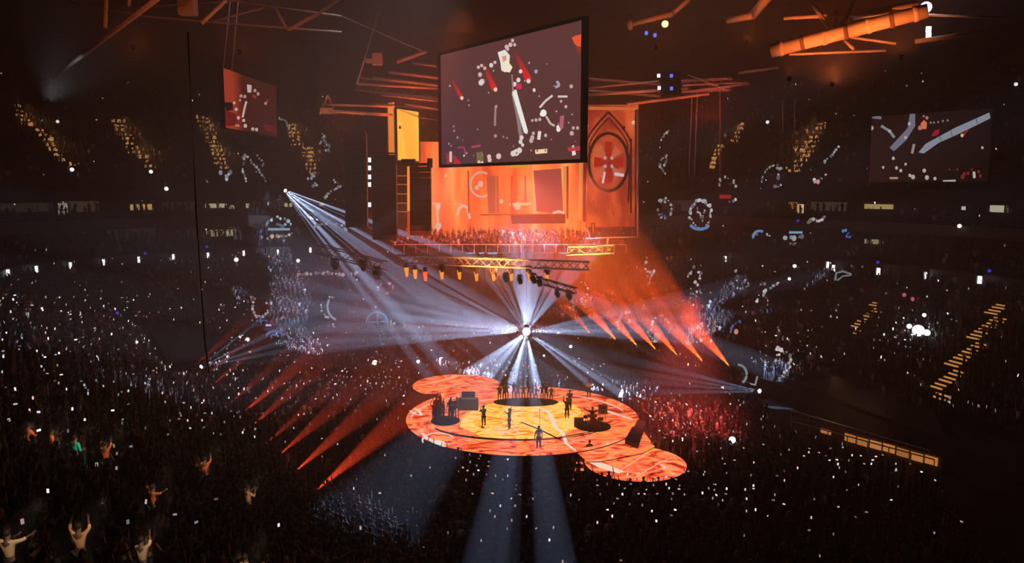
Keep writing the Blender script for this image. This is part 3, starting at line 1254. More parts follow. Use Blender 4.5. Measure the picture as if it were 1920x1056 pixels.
for i in phone_sel[:300]:
    k = R.choice((.15, .25, .4, .6, 1.0, 1.8))
    t = R.choice(PHONE_TINT)
    w = region_word(i)
    tn = {0: 'white', 1: 'bluish', 2: 'pink', 3: 'pink', 4: 'bluish', 5: 'white'}[PHONE_TINT.index(t)]
    phone_thing(cands[i], tuple(x * k for x in t), '%s %s phone held up %s' % ('dim' if k < .3 else 'bright' if k > .8 else 'glowing', tn, beside(CPX[i], CPY[i])), 'glowing phones ' + w)
mb = MB()
for i in phone_sel[300:]:
    k = R.choice((.2, .3, .45, .7, 1.1, 2.4))
    t = R.choice(PHONE_TINT)
    phone_geom(mb, cands[i], tuple(x * k for x in t), R.uniform(.09, .15), R.uniform(.14, .25))
tag(mb.build('phones_and_glints', M['phone']), 'hundreds of tiny glowing phones and glints scattered through the far crowd', 'phone lights', kind='stuff')


# single bright flashes
def flash(px, py, col, k, r, label, Y=None, cat='lamp'):
    if Y is None:
        i = near_cand(px, py)
        c = cands[i]
        p = P(px, py, c[1] - .8)
    else:
        p = P(px, py, Y)
    mb = MB()
    mb.sphere((0, 0, 0), r, 12, 8)
    mb.col = col
    mb.c = [tuple(x * k for x in col)] * len(mb.v)
    o = mb.build('torch_light', M['phone'], None, True)
    o.location = p
    tag(o, label, cat, 'bright single lights')
    return o


FL = [(1722, 620, 3.5, .55, 'brightest white flash in the right stand', (.9, .95, 1)), (1738, 624, 3, .3, 'white flash right beside the brightest one in the right stand', (1, 1, 1)),
      (1705, 612, 2, .25, 'white flash just left of the brightest one in the right stand', (.9, .95, 1)),
      (312, 354, 2.5, .28, 'lone white light below the upper tier at the left', (1, 1, 1)), (283, 322, 2.5, .26, 'white light at the foot of the second glowing upper aisle', (1, 1, 1)),
      (135, 318, 2.2, .26, 'white light at the foot of the leftmost glowing upper aisle', (1, 1, 1)), (108, 228, 1.6, .22, 'white light high in the upper tier at the left', (1, 1, 1)),
      (559, 489, 2.2, .28, 'white light below the lamp row near the dark truss', (.95, 1, .9)), (443, 487, 2.2, .32, 'square white light in the row of fascia lamps', (1, 1, .95)),
      (464, 637, 2.5, .26, 'white light left of the blue spiral symbol', (1, .95, .9)), (450, 632, 1.5, .18, 'smaller white light at the left stand edge', (1, 1, 1)),
      (427, 669, 1.8, .16, 'white light inside the pale beam at the left', (1, 1, 1)), (256, 642, 1.6, .16, 'white light alone by the dark corner of the left stand', (1, 1, 1)),
      (789, 577, 3, .3, 'bright white light within the broad beam left of the burst', (1, 1, 1)), (822, 564, 2.4, .2, 'white light in the broad beam, right of the brighter one', (1, 1, 1)),
      (851, 544, 2.2, .2, 'white light on the upper edge of the broad beam', (1, 1, 1)), (960, 574, 2, .2, 'white light just above the white burst', (1, 1, 1)),
      (703, 680, 2.5, .28, 'yellow-white light on the floor left of the rear deck', (1, .95, .75)), (784, 678, 2.2, .2, 'white light on the floor just left of the rear deck', (1, .97, .85)),
      (1047, 625, 2.2, .2, 'white light right of the burst', (1, 1, .85)), (1070, 650, 2.2, .2, 'white light right below the burst in the dark strip', (1, 1, .85)), (1020, 667, 1.8, .14, 'small white light under the burst', (1, 1, 1)),
      (1439, 229, 2, .26, 'white light high in the right upper tier', (1, 1, 1)), (1247, 45, 3, .3, 'yellow work light in the roof steel', (1, .85, .3)), (1736, 14, 3, .35, 'white lamp at the end of the big orange roof pipe', (.9, .95, 1)),
      (1799, 424, 2.2, .22, 'white light in the right middle tier', (1, 1, .9)), (1490, 499, 2.2, .24, 'white light left of the right lamp row', (1, 1, .95)),
      (1733, 591, 1.8, .2, 'white light above the brightest flash in the right stand', (1, 1, .95)), (1480, 523, 2, .2, 'white light above the glittering symbol at the right', (1, 1, .95)),
      (1905, 158, 1.8, .22, 'small white light at the upper right edge', (1, 1, 1)), (1527, 337, 2, .2, 'white-green light at the end of the big arc symbol', (.7, 1, .7)),
      (1373, 825, 2.5, .26, 'white light on the barrier at the right', (1, 1, 1))]
for f in FL:
    y0 = None
    if f[1] < 60:
        y0 = 50 if f[0] > 1600 else 70
    flash(f[0], f[1], f[5], f[2], f[3], f[4], y0)


# ------------------------------------------------------------------ lamps
def moving_head(loc, aim, col_m, label, group, hang=True, s=1.0):
    root = empty('stage_lamp', loc, label, 'stage lamp', group)
    d = (Vector(aim) - Vector(loc)).normalized()
    up = 1 if hang else -1
    b = MB()
    b.box((0, 0, up * .42 * s), (.42 * s, .34 * s, .14 * s))
    b.build('base', M['casing'], root)
    y = MB()
    for sx in (-1, 1):
        y.box((sx * .25 * s, 0, up * .15 * s), (.06 * s, .14 * s, .48 * s))
    y.box((0, 0, up * .34 * s), (.54 * s, .16 * s, .06 * s))
    y.build('yoke', M['casing'], root)
    h = MB()
    h.tube([-d * .28 * s, -d * .2 * s, d * .05 * s, d * .3 * s], [.13 * s, .19 * s, .2 * s, .17 * s], 14)
    ho = h.build('head', M['casing'], root, True)
    l = MB()
    l.tube([d * .295 * s, d * .32 * s], [.145 * s, .14 * s], 14)
    l.build('lens', col_m, ho)
    return root


def stand_for(root, h):
    m = MB()
    m.tube([(0, 0, -.45), (0, 0, -h + .05)], .05, 8)
    for k in range(3):
        t = k * 2.094
        m.tube([(0, 0, -h + .8), (.6 * math.cos(t), .6 * math.sin(t), -h + .03)], .03, 6)
    m.build('stand', M['casing'], root)


# mirror ball over the stage: reflected light given as glowing globe and spots
BALL = P(987, 622, 62)
root = empty('mirror_ball_globe', BALL, 'mirror ball as a dazzling white globe over the round stage, beams in all directions', 'lamp')
mb = MB()
mb.sphere((0, 0, 0), .3, 16, 10)
mb.build('globe', M['lens_w'], root, True)
mb = MB()
mb.tube([(0, 0, .36), (0, 0, .6)], .14, 10)
mb.tube([(0, 0, .6), (0, 0, 8)], .01, 6)
mb.build('cable', M['casing'], root)
WB = (.48, .62, 1.0)
def surf(px, py):
    """the crowd point seen at a picture position"""
    c = cands[near_cand(px, py)]
    return P(px, py, c[1])


for x, y, Y, k in [(640, 452, 96, 1.3), (600, 478, 98, .8), (600, 508, 100, .7), (600, 540, 101, .8), (590, 585, 98, .7), (600, 640, 92, 1.1), (600, 655, 90, 1.2), (960, 440, 108, 1.0), (978, 436, 108, 1.2), (998, 436, 108, 1.2),
                   (1020, 445, 108, .9), (905, 480, 106, .8), (1080, 480, 104, .8), (1200, 745, 0, 1.0), (1130, 730, 0, 1.0), (880, 705, 0, 1.0), (905, 705, 0, 1.0), (950, 738, 0, 1.2), (968, 740, 0, 1.0), (1020, 740, 0, 1.2), (1000, 740, 0, .9),
                   (1450, 535, 86, .6), (1350, 590, 82, .5), (1250, 622, 80, .6)]:
    b = P(x, y, Y) if Y else G(x, y, 1.4)
    spot(root, BALL + (b - BALL).normalized() * .45, b, 1.1, 700000 * k, WB, .5)
for x, y, Y, a, k in [
        (950, 440, 108, 3.0, .9), (968, 436, 108, 3.2, 1.2), (988, 436, 108, 3.2, 1.3), (1006, 440, 108, 3.0, 1.0), (1030, 450, 108, 4, .7), (1095, 480, 100, 5, .4),
        (1060, 470, 108, 2.5, .6), (885, 480, 106, 2.0, .4), (925, 480, 106, 2.0, .5), (945, 470, 106, 1.6, .6),
        (640, 440, 96, 2.4, .8), (610, 462, 96, 3.0, .45), (600, 490, 100, 5, .45), (600, 525, 101, 5, .5), (590, 560, 101, 6, .6), (590, 595, 98, 6, .6), (590, 625, 94, 5, .6), (600, 650, 88, 3.2, .8), (600, 570, 88, 2, .5), (640, 505, 88, 1.6, .5),
        (1300, 555, 88, 4, .3), (1250, 590, 84, 4, .35), (1240, 610, 80, 5, .4), (1200, 625, 78, 5, .5), (1440, 530, 86, 1.6, .4), (1380, 555, 82, 1.2, .35),
        (1160, 735, 0, 4, 1.0), (1110, 725, 0, 3, .8), (1200, 742, 0, 1.6, .8),
        (885, 700, 0, 5, 1.0), (915, 705, 0, 4, .9), (955, 735, -1, 5.5, 1.3), (1010, 738, -1, 5, 1.3), (985, 738, -1, 2, .8), (935, 715, -1, 2, .6),
        (885, 1200, -2, 5.5, .2), (1060, 1200, -2, 5, .22), (940, 1200, -2, 3, .15), (560, 1150, -2, 14, .06)]:
    b = P(x, y, Y) if Y > 0 else surf(x, y) if Y == 0 else G(x, y, 1.4)
    d = (b - BALL).normalized()
    spot(root, BALL + d * .45, b, a, 950000 * k, WB, .35)

# far left white source
s1 = P(531, 355, 98)
root = moving_head(s1, P(650, 430, 92), M['lens_w'], 'white follow spot high on the left middle tier, fanning beams down to the stage', 'white spots', True, 1.4)
for x, y, Y, a, k in [(640, 395, 95, 2.6, 1.6), (640, 415, 93, 2.8, 2.0), (640, 440, 92, 2.8, 2.0), (640, 470, 92, 3.5, 1.6), (690, 560, 84, 2.0, 1.2), (740, 590, 82, 1.8, 1.2), (800, 640, 80, 1.6, 1.2), (640, 520, 90, 1.4, .9), (800, 545, 84, 3, .8), (860, 560, 82, 2, .7), (640, 403, 94, .8, 1.2), (640, 428, 93, .8, 1.5), (640, 452, 93, .8, 1.3)]:
    spot(root, s1 + (P(x, y, Y) - s1).normalized() * .5, P(x, y, Y), a, 2200000 * k, WB, .4)
s2 = G(372, 690, 3.0)
root = moving_head(s2, P(560, 620, s2.y - 4), M['lens_w'], 'white spot on the floor edge at the left corner, fanning beams to the right', 'white spots', False, 1.2)
stand_for(root, 3.0)
for x, y, a, k in [(500, 590, 3, .8), (540, 610, 4, .8), (560, 632, 4, .8), (560, 652, 4, .7), (560, 672, 3, .7)]:
    spot(root, s2 + (P(x, y, s2.y - 3) - s2).normalized() * .5, P(x, y, s2.y - 3), a, 200000 * k, WB, .4)
s3 = G(1430, 735, 3.0)
root = moving_head(s3, P(1300, 700, s3.y - 3), M['lens_w'], 'white spot on the floor edge at the right, fanning beams to the left', 'white spots', False, 1.2)
stand_for(root, 3.0)
for x, y, a, k in [(1200, 680, 4.5, .8), (1200, 700, 3.5, .9), (1200, 715, 3.5, .8), (1200, 735, 4, .7)]:
    spot(root, s3 + (P(x, y, s3.y - 3) - s3).normalized() * .5, P(x, y, s3.y - 3), a, 180000 * k, WB, .4)

# orange floor lamps along the right side
for n, (x, y) in enumerate(RIGHT_L):
    a = G(x, y, 3.0)
    aim = P(x - 95, y - 110, a.y + 9)
    root = moving_head(a, aim, M['lens_o'], 'orange beam lamp in the diagonal row right of the stage, %s from the burst' % ['first', 'second', 'third', 'fourth', 'fifth', 'sixth', 'seventh'][n], 'orange lamps in a diagonal row', False)
    stand_for(root, 3.0)
    spot(root, a + (aim - a).normalized() * .5, aim, 16, 500000 * (1 if n else .4), (1, .085, .008), .5)
    spot(root, a + (aim - a).normalized() * .5, aim, 6, 100000 * (1 if n else .4), (1, .3, .05), .8)
a = G(1210, 640, 4)

# red floor lamps along the left side
for n, (x, y, k) in enumerate(LEFT_L):
    a = G(x, y, 3.0)
    aim = P(x + 150, y - 130, a.y + 10)
    root = moving_head(a, aim, M['lens_r'], 'red beam lamp on the floor edge of the left stand, %s from the near end' % ['first', 'second', 'third', 'fourth', 'fifth', 'sixth', 'seventh', 'eighth', 'ninth', 'tenth'][n], 'red lamps along the left stand', False)
    stand_for(root, 3.0)
    spot(root, a + (aim - a).normalized() * .5, aim, 11, 120000 * k, (1, .07, .02), .5)


# ------------------------------------------------------------------ trusses
def box_truss(name, a, b, w, label, group=None, mat=None, bay=None, rc=.045, cat='truss'):
    a, b = Vector(a), Vector(b)
    root = empty(name, a, label, cat, group)
    d = (b - a)
    L = d.length
    d.normalize()
    u = d.cross(Vector((0, 0, 1))).normalized()
    v = u.cross(d).normalized()
    bay = bay or w
    n = max(1, int(L / bay))
    cs = [(u * sx + v * sy) * w / 2 for sx, sy in ((1, 1), (-1, 1), (-1, -1), (1, -1))]
    for c in cs:
        m = MB()
        m.tube([c, c + d * L], rc, 6)
        m.build('chord', mat or M['truss'], root)
    m = MB()
    for i in range(n):
        t0, t1 = L * i / n, L * (i + 1) / n
        for k in range(4):
            p, q = cs[k], cs[(k + 1) % 4]
            if i % 2:
                p, q = q, p
            m.tube([p + d * t0, q + d * t1], rc * .55, 4, False)
    m.build('lattice', mat or M['truss'], root)
    return root


def pipe(name, pts, r, label, group=None, mat=None, collars=0, cat='roof steel'):
    pts = [Vector(p) for p in pts]
    root = empty(name, pts[0], label, cat, group)
    m = MB()
    m.tube([p - pts[0] for p in pts], r, 16)
    m.build('tube', mat or M['steel'], root, True)
    for i in range(collars):
        t = (i + .5) / collars
        c = (pts[-1] - pts[0]) * t
        d = (pts[-1] - pts[0]).normalized()
        m = MB()
        m.tube([c - d * .12, c + d * .12], r * 1.12, 16)
        m.build('collar', M['rust'] if i % 2 else (mat or M['steel']), root, True)
    return root


def uplight(px, py, Y, aim, ang, power, col, label, s=.4):  # added spot in a small made-up fixture
    a = P(px, py, Y)
    b = P(*aim)
    root = moving_head(a, b, M['casing'], label, 'small added lamps', True, s)
    spot(root, a + (b - a).normalized() * .35 * s, b, ang, power * .42, col, .8, .2)
    return root


# stage rigging
box_truss('lighting_truss', P(742, 486, 80), P(1105, 499, 78), .8, 'long orange-lit lighting truss hanging behind the white burst', None, rc=.08, mat=M['steel'])
box_truss('lighting_truss', P(1062, 470, 88), P(1150, 467, 88), .9, 'short yellow-orange truss below the arched banner', None, rc=.11, mat=M['steel'])
box_truss('lighting_truss', P(596, 466, 82), P(722, 500, 78), .9, 'dark lighting truss at the foot of the far left white beams', None, rc=.06)
box_truss('lighting_truss', P(1018, 528, 70), P(1080, 546, 68), .5, 'short dark truss just above right of the white burst', None, rc=.05, mat=M['casing'])
box_truss('lighting_truss', P(560, 396, 96), P(655, 420, 94), .9, 'small truss crossed by the far left white beams', None, rc=.05)
for n, (x, y) in enumerate([(828, 505), (861, 505), (893, 508), (925, 508), (958, 508), (992, 508), (1025, 510), (762, 500), (778, 504), (797, 508)]):
    Y = 79
    a = P(x, y, Y)
    root = moving_head(a, a + Vector((.25, -.3, -1)), M['amber'], 'hanging amber-lit lamp under the long truss, %s' % (['at its left part', 'second along', 'third along', 'fourth along', 'middle one', 'right of the middle', 'near its right end', 'small one at the left tip', 'second from the left tip', 'third from the left tip'][n]), 'amber lamps under the long truss', True, 1.15 if n < 7 else .8)
    m = MB()
    m.tube([(0, 0, -.1), (.05, -.05, -1.05)], [.24, .13], 10)
    m.build('glow_tube', M['amber'] if n != 9 else M['lens_r'], root, True)
for n, (x, y, s) in enumerate([(628, 497, 1.5), (681, 500, 1.4), (707, 514, 1.7), (949, 522, 1.1), (975, 526, 1.1), (1000, 524, 1.2), (1012, 530, 1.2), (1045, 552, 1.0), (1067, 556, 1.1)]):
    a = P(x, y, 79 if n < 3 else 69)
    moving_head(a, a + Vector((.2, -.6, -1)), M['casing'], 'unlit black stage lamp hanging under a truss, %s' % ['first below the dark left truss', 'second below the dark left truss', 'largest below the dark left truss', 'far left above the burst', 'left above the burst', 'directly above the burst', 'right above the burst', 'below the short dark truss', 'at the tip of the short dark truss'][n], 'black lamps under the trusses', True, s)
# speaker columns


def line_array(px0, px1, py0, py1, Y, n, label, curve=.5):
    a, b = P(px0, py0, Y), P(px1, py1, Y)
    w = b.x - a.x
    z1, z0 = a.z, b.z
    root = empty('speaker_column', ((a.x + b.x) / 2, Y, z0), label, 'speaker', 'black speaker columns')
    h = (z1 - z0) / n
    f = MB()
    f.box((0, .2, z1 - z0 + .15), (w * .9, .9, .16))
    f.build('frame', M['casing'], root)
    for i in range(n):
        t = (i + .5) / n
        yy = -curve * (1 - t) ** 2
        s = MB()
        m3 = Matrix.Rotation(.25 * (1 - t), 3, 'X')
        s.box((0, yy + .35, h * (i + .5)), (w, .9, h * .94), m3)
        s.box((0, yy - .12, h * (i + .5)), (w * .5, .06, h * .7), m3)
        s.build('speaker_cabinet', M['casing'], root)
    return root


line_array(697, 745, 290, 448, 88, 14, 'tall black speaker column left of the yellow banner')
line_array(768, 809, 312, 440, 90, 12, 'black speaker column between the amber mast and the orange video wall')
line_array(563, 597, 80, 205, 84, 10, 'black speaker column high up left of the red rigging')
line_array(1240, 1276, 138, 176, 84, 4, 'short black speaker column above right of the arched banner')
line_array(645, 690, 250, 425, 92, 14, 'wide black speaker column at the left of the white light strip')
# led dots strips
for n, (x, ys, label, m) in enumerate([(693, (300, 315, 332, 346, 384), 'vertical strip of white square lights on the black speaker column', 'white_tube')]):
    root = empty('glow_strip', P(x, ys[-1], 87), label, 'light')
    s = MB()
    for q in range(1):
        s.box(P(x, (ys[0] + ys[-1]) / 2, 87.0), (.25, .05, (ys[-1] - ys[0]) / 1440 * 87 + 1.0))
    world_build(s, 'backing', M['casing'], root)
    for y in ys:
        s = MB()
        s.box(P(x, y, 86.9), (.3, .1, .5))
        world_build(s, 'light_square', M[m], root)
BL = glow('blue_led', (.12, .2, 1), 2.0)
for n, (x, y, m) in enumerate([(1212, 62, 'b'), (1228, 66, 'b'), (1259, 142, 'b'), (1259, 166, 'b'), (1235, 142, 'w'), (1236, 165, 'w'), (1741, 55, 'w'), (1741, 67, 'w')]):
    s = MB()
    s.box(P(x, y, 82.0 if x < 1700 else 50), (.3, .1, .35))
    tag(s.build('indicator_light', BL if m == 'b' else M['white_tube']), 'tiny %s indicator light %s' % ('blue' if m == 'b' else 'white', ['in the roof rigging above the short speaker column', 'beside the first blue roof light', 'at the top of the short speaker column', 'at the bottom of the short speaker column', 'left of the upper blue light on the speaker column', 'left of the lower blue light on the speaker column', 'hanging under the big orange pipe, upper one', 'hanging under the big orange pipe, lower one'][n]), 'light', 'indicator lights')

# amber-lit mast, its light put in as glowing tubes and rungs
mp = P(766, 440, 91)
mt = P(766, 312, 91)
root = empty('ladder_mast', mp, 'slim amber-lit mast with short rungs between two black speaker columns', 'mast')
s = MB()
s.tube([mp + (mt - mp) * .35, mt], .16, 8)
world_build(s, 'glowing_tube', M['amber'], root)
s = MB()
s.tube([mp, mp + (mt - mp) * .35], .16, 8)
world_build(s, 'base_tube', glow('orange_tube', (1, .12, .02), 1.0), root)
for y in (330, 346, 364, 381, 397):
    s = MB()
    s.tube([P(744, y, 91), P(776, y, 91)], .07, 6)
    world_build(s, 'rung', glow('rung_glow', (1, .22, .03), .8), root)
s = MB()
s.box(P(766, 304, 91), (1.6, .6, .7))
s.box(P(785, 308, 91), (3.2, .4, .3))
s.box(P(806, 306, 91), (.6, .5, 1.1))
world_build(s, 'head_frame', M['casing'], root)


# ------------------------------------------------------------------ screens
def screen(pxl, Yl, pxr, Yr, zt, zb, name, label, base, shapes=(), rim=.25, ymid=250, depth=.3, base_mat=None, back=True, grad=None):
    A, B = P(pxl, ymid, Yl), P(pxr, ymid, Yr)
    u = Vector((B.x - A.x, B.y - A.y, 0))
    W = u.length
    u.normalize()
    nrm = Vector((u.y, -u.x, 0))
    if nrm.y > 0:
        nrm = -nrm
    org = Vector((A.x, A.y, zb))
    root = empty(name, ((A.x + B.x) / 2, (A.y + B.y) / 2, zb), label, 'screen')
    if back:
        m = MB()
        m3 = Matrix((u, nrm, Vector((0, 0, 1)))).transposed()
        c = org + u * W / 2 + Vector((0, 0, (zt - zb) / 2)) - nrm * (depth / 2 + .02)
        m.box(c, (W + 2 * rim, depth, zt - zb + 2 * rim), m3)
        world_build(m, 'housing', M['casing'], root)
        for (s0, s1, t0, t1) in ((-rim, W + rim, -rim, 0), (-rim, W + rim, zt - zb, zt - zb + rim), (-rim, 0, 0, zt - zb), (W, W + rim, 0, zt - zb)):
            m = MB()
            c = org + u * (s0 + s1) / 2 + Vector((0, 0, (t0 + t1) / 2)) + nrm * .06
            m.box(c, (s1 - s0, .2, t1 - t0), m3)
            world_build(m, 'bezel', M['casing'], root)

    def hit(px, py, off):
        o = org + nrm * off
        d = ray(px, py)
        t = (o - Vector((0, 0, CZ))).dot(nrm) / d.dot(nrm)
        p = Vector((0, 0, CZ)) + d * t
        s = max(0, min(W, (p - o).dot(u)))
        z = max(zb, min(zt, p.z))
        return o + u * s + Vector((0, 0, z - zb))

    m = MB()
    if base_mat is None:
        N = 12
        ids = {}
        for i in range(N + 1):
            for j in range(N + 1):
                m.col = grad(i / N, j / N) if grad else base
                ids[i, j] = m.vert(org + u * W * i / N + Vector((0, 0, (zt - zb) * j / N)))
        for i in range(N):
            for j in range(N):
                m.face([ids[i, j], ids[i + 1, j], ids[i + 1, j + 1], ids[i, j + 1]])
    else:
        m.m = 1
        m.poly([org, org + u * W, org + u * W + Vector((0, 0, zt - zb)), org + Vector((0, 0, zt - zb))])
        m.m = 0
    layer = .012
    for sh in shapes:
        kind, col = sh[0], sh[1]
        m.col = col
        layer += .0006
        if kind == 'p':
            m.poly([hit(x, y, layer) for x, y in sh[2]])
        elif kind == 'g':      # graded strip: start colour -> end colour
            (x0, y0), (x1, y1), w0, w1, c2 = sh[2:]
            dx, dy = x1 - x0, y1 - y0
            L = math.hypot(dx, dy)
            nx, ny = -dy / L, dx / L
            N = 5
            prev = None
            for i in range(N + 1):
                t = i / N
                w = w0 + (w1 - w0) * t
                m.col = tuple(a * (1 - t) + b * t for a, b in zip(col, c2))
                a = m.vert(hit(x0 + dx * t + nx * w / 2, y0 + dy * t + ny * w / 2, layer))
                b = m.vert(hit(x0 + dx * t - nx * w / 2, y0 + dy * t - ny * w / 2, layer))
                if prev:
                    m.face([prev[0], prev[1], b, a])
                prev = (a, b)
        elif kind == 'l':      # line
            pts, w = sh[2], sh[3]
            for (x0, y0), (x1, y1) in zip(pts[:-1], pts[1:]):
                L = math.hypot(x1 - x0, y1 - y0) or 1
                nx, ny = -(y1 - y0) / L * w / 2, (x1 - x0) / L * w / 2
                m.poly([hit(x0 + nx, y0 + ny, layer), hit(x1 + nx, y1 + ny, layer), hit(x1 - nx, y1 - ny, layer), hit(x0 - nx, y0 - ny, layer)])
        elif kind == 'd':      # dots (x, y, r)
            for (x, y, r) in sh[2]:
                m.poly([hit(x + r * math.cos(t), y + r * 1.15 * math.sin(t), layer) for t in [k * math.pi / 4 for k in range(8)]])
    mats = [M['picture']] + ([base_mat] if base_mat else [])
    world_build(m, 'display', mats, root)
    return root, hit, nrm, u, W


def dots(n, x0, x1, y0, y1, r0, r1):
    return [(R.uniform(x0, x1), R.uniform(y0, y1), R.uniform(r0, r1)) for _ in range(n)]


WHT, PNK, RED = (.95, .88, .82), (.6, .25, .25), (.75, .03, .03)


def main_grad(u, v):
    a = np.array((.105, .037, .034))
    b = np.array((.075, .038, .055))
    k = max(0, 1 - u * 2.2) * (1 - v) * 1.2
    c = a * (1 - min(1, k)) + b * min(1, k)
    c = c * (1 + .15 * v)
    return tuple(c)


shp = [
    ('g', (.10, .035, .035), (843, 142), (866, 184), 3, 7, (.75, .02, .02)),
    ('g', (.14, .035, .035), (905, 118), (928, 168), 5, 11, (.85, .02, .02)),
    ('g', (.14, .035, .035), (965, 96), (991, 150), 6, 13, (.85, .02, .02)),
    ('g', (.55, .05, .02), (1083, 66), (1086, 104), 12, 5, (.2, .03, .03)),
    ('p', (.9, .1, .03), [(1072, 70), (1090, 64), (1089, 88), (1078, 84)]),
    ('d', (.95, .75, .6), [(866, 184, 3.2), (929, 168, 3.6), (991, 152, 4)]),
    ('p', (.9, .85, .78), [(933, 98), (947, 93), (956, 104), (955, 118), (947, 136), (940, 132), (938, 116)]),
    ('p', (.8, .35, .2), [(941, 106), (949, 104), (950, 116), (943, 116)]),
    ('p', (1, .88, .7), [(942, 118), (950, 112), (961, 126), (956, 136), (944, 134)]),
    ('d', (.75, .5, .5), [(921, 122, 4), (928, 117, 3), (909, 128, 3), (903, 123, 3), (897, 126, 3), (900, 140, 4), (904, 153, 5), (950, 88, 4), (957, 84, 4), (965, 84, 3), (961, 76, 3), (952, 92, 3)]),
    ('d', (.8, .75, .72), [(902, 155, 5), (921, 123, 3.5), (976, 134, 3.5), (972, 150, 4), (965, 158, 4)]),
    ('p', (.7, .03, .1), [(967, 158), (977, 156), (979, 167), (969, 168)]),
    ('p', (.92, .90, .86), [(960, 170), (968, 168), (974, 190), (990, 246), (988, 252), (982, 248), (972, 214), (962, 186)]),
    ('p', (.3, .22, .22), [(958, 172), (962, 180), (976, 228), (980, 262), (974, 262), (968, 220)]),
    ('l', (.35, .2, .2), [(960, 140), (962, 172)], 3),
    ('d', (.8, .7, .66), [(978, 258, 4), (976, 266, 4), (974, 282, 5), (968, 286, 6), (962, 288, 5), (980, 272, 3)]),
    ('l', (.35, .25, .24), [(929, 202), (928, 236)], 4), ('d', (.5, .3, .3), [(930, 200, 3), (929, 255, 3)]),
    ('l', (.4, .38, .5), [(1044, 152), (1049, 160), (1041, 164)], 5), ('l', (.8, .75, .75), [(1001, 166), (1002, 172)], 5), ('d', (.35, .35, .6), [(1005, 134, 3.5), (992, 118, 2)]),
    ('l', (.75, .62, .6), [(1012, 202), (1022, 190), (1036, 179)], 4), ('l', (.7, .6, .6), [(1046, 181), (1064, 181)], 4),
    ('d', (.95, .95, .9), [(1019, 212, 6), (1016, 214, 4)]), ('l', (.6, .5, .4), [(1024, 218), (1032, 232), (1040, 236)], 4),
    ('d', (.6, .4, .38), [(1005, 225, 3), (998, 226, 2.5), (1012, 224, 3), (1052, 190, 2.5), (1061, 200, 3), (1071, 162, 3.5), (1075, 240, 3), (1083, 240, 3), (1072, 250, 4)]),
    ('p', (.5, .12, .16), [(1050, 218), (1058, 216), (1056, 240), (1049, 246)]), ('d', (.95, .85, .85), [(1047, 243, 4), (1046, 238, 3)]),
    ('l', (.85, .75, .7), [(1012, 246), (1010, 262)], 6), ('d', (.6, .45, .42), [(998, 258, 4), (996, 264, 4), (1023, 254, 3), (1000, 250, 3)]),
    ('p', (1, .72, .45), [(1003, 281), (1026, 279), (1026, 287), (1004, 289)]),
    ('p', (.9, .8, .8), [(1072, 274), (1076, 272), (1080, 290), (1073, 292)]), ('p', (.55, .04, .05), [(1064, 277), (1088, 274), (1088, 282), (1066, 284)]),
    ('l', (.45, .05, .1), [(858, 277), (870, 276), (873, 290)], 3), ('l', (.5, .06, .1), [(884, 276), (901, 273)], 4),
    ('l', (.75, .6, .55), [(845, 284), (845, 304)], 5), ('p', (.5, .02, .03), [(850, 290), (858, 298), (866, 308), (850, 308)]), ('p', (.45, .02, .03), [(836, 285), (842, 290), (842, 309), (838, 309)]),
    ('p', (.2, .15, .06), [(893, 286), (905, 284), (907, 300), (894, 303)]), ('d', (.8, .6, .5), [(917, 294, 4), (918, 300, 4), (935, 293, 5), (904, 305, 3), (898, 304, 3), (870, 292, 2)]),
    ('d', (.45, .2, .2), dots(22, 838, 1086, 232, 292, 1, 2.4)), ('d', (.5, .4, .4), dots(14, 842, 1080, 120, 230, .8, 1.8)),
]
screen(827, 70, 1092, 55.5, 32.55, 22.95, 'video_screen', 'largest hanging video screen with a dark red picture of a singer, above the stage', (.1, .04, .035), shp, grad=main_grad, ymid=180)


def l_grad(u, v):
    if u < .22:
        return (.42, .045, .018)
    k = min(1, (u - .22) / .12)
    return tuple(np.array((.3, .03, .015)) * (1 - k) + np.array((.058, .012, .008)) * k)


ls = [('p', (.75, .5, .5), [(463, 158), (472, 160), (471, 174), (464, 173)]), ('d', (.6, .3, .3), [(478, 170, 3), (484, 176, 3), (452, 180, 3), (459, 181, 3), (450, 188, 2), (498, 194, 2.5)]),
      ('l', (.4, .03, .03), [(474, 178), (480, 184)], 5), ('l', (.7, .5, .45), [(462, 190), (458, 205), (455, 220)], 4), ('d', (.7, .5, .45), [(457, 226, 3), (460, 236, 3.5), (443, 205, 3), (439, 193, 2.5), (447, 221, 3), (433, 218, 2.5), (474, 242, 3), (481, 243, 3), (509, 243, 3.5)]),
      ('p', (.16, .012, .012), [(492, 232), (516, 236), (517, 249), (498, 246)]), ('p', (.16, .01, .01), [(422, 206), (442, 214), (446, 236), (424, 236)]), ('p', (.6, .25, .15), [(441, 233), (449, 234), (449, 238), (441, 237)]),
      ('p', (.006, .004, .004), [(420, 192), (436, 192), (437, 206), (424, 208)]), ('g', (.058, .012, .008), (504, 184), (500, 192), 4, 4, (.5, .03, .02))]
screen(418.5, 80, 518, 95, 33.0, 27.0, 'video_screen', 'small hanging video screen with a red-brown picture, at the upper left', (.05, .01, .01), ls, rim=.12, grad=l_grad, ymid=190)


def r_grad(u, v):
    return tuple(np.array((.024, .008, .006)) * (1 - u) + np.array((.009, .005, .004)) * u)


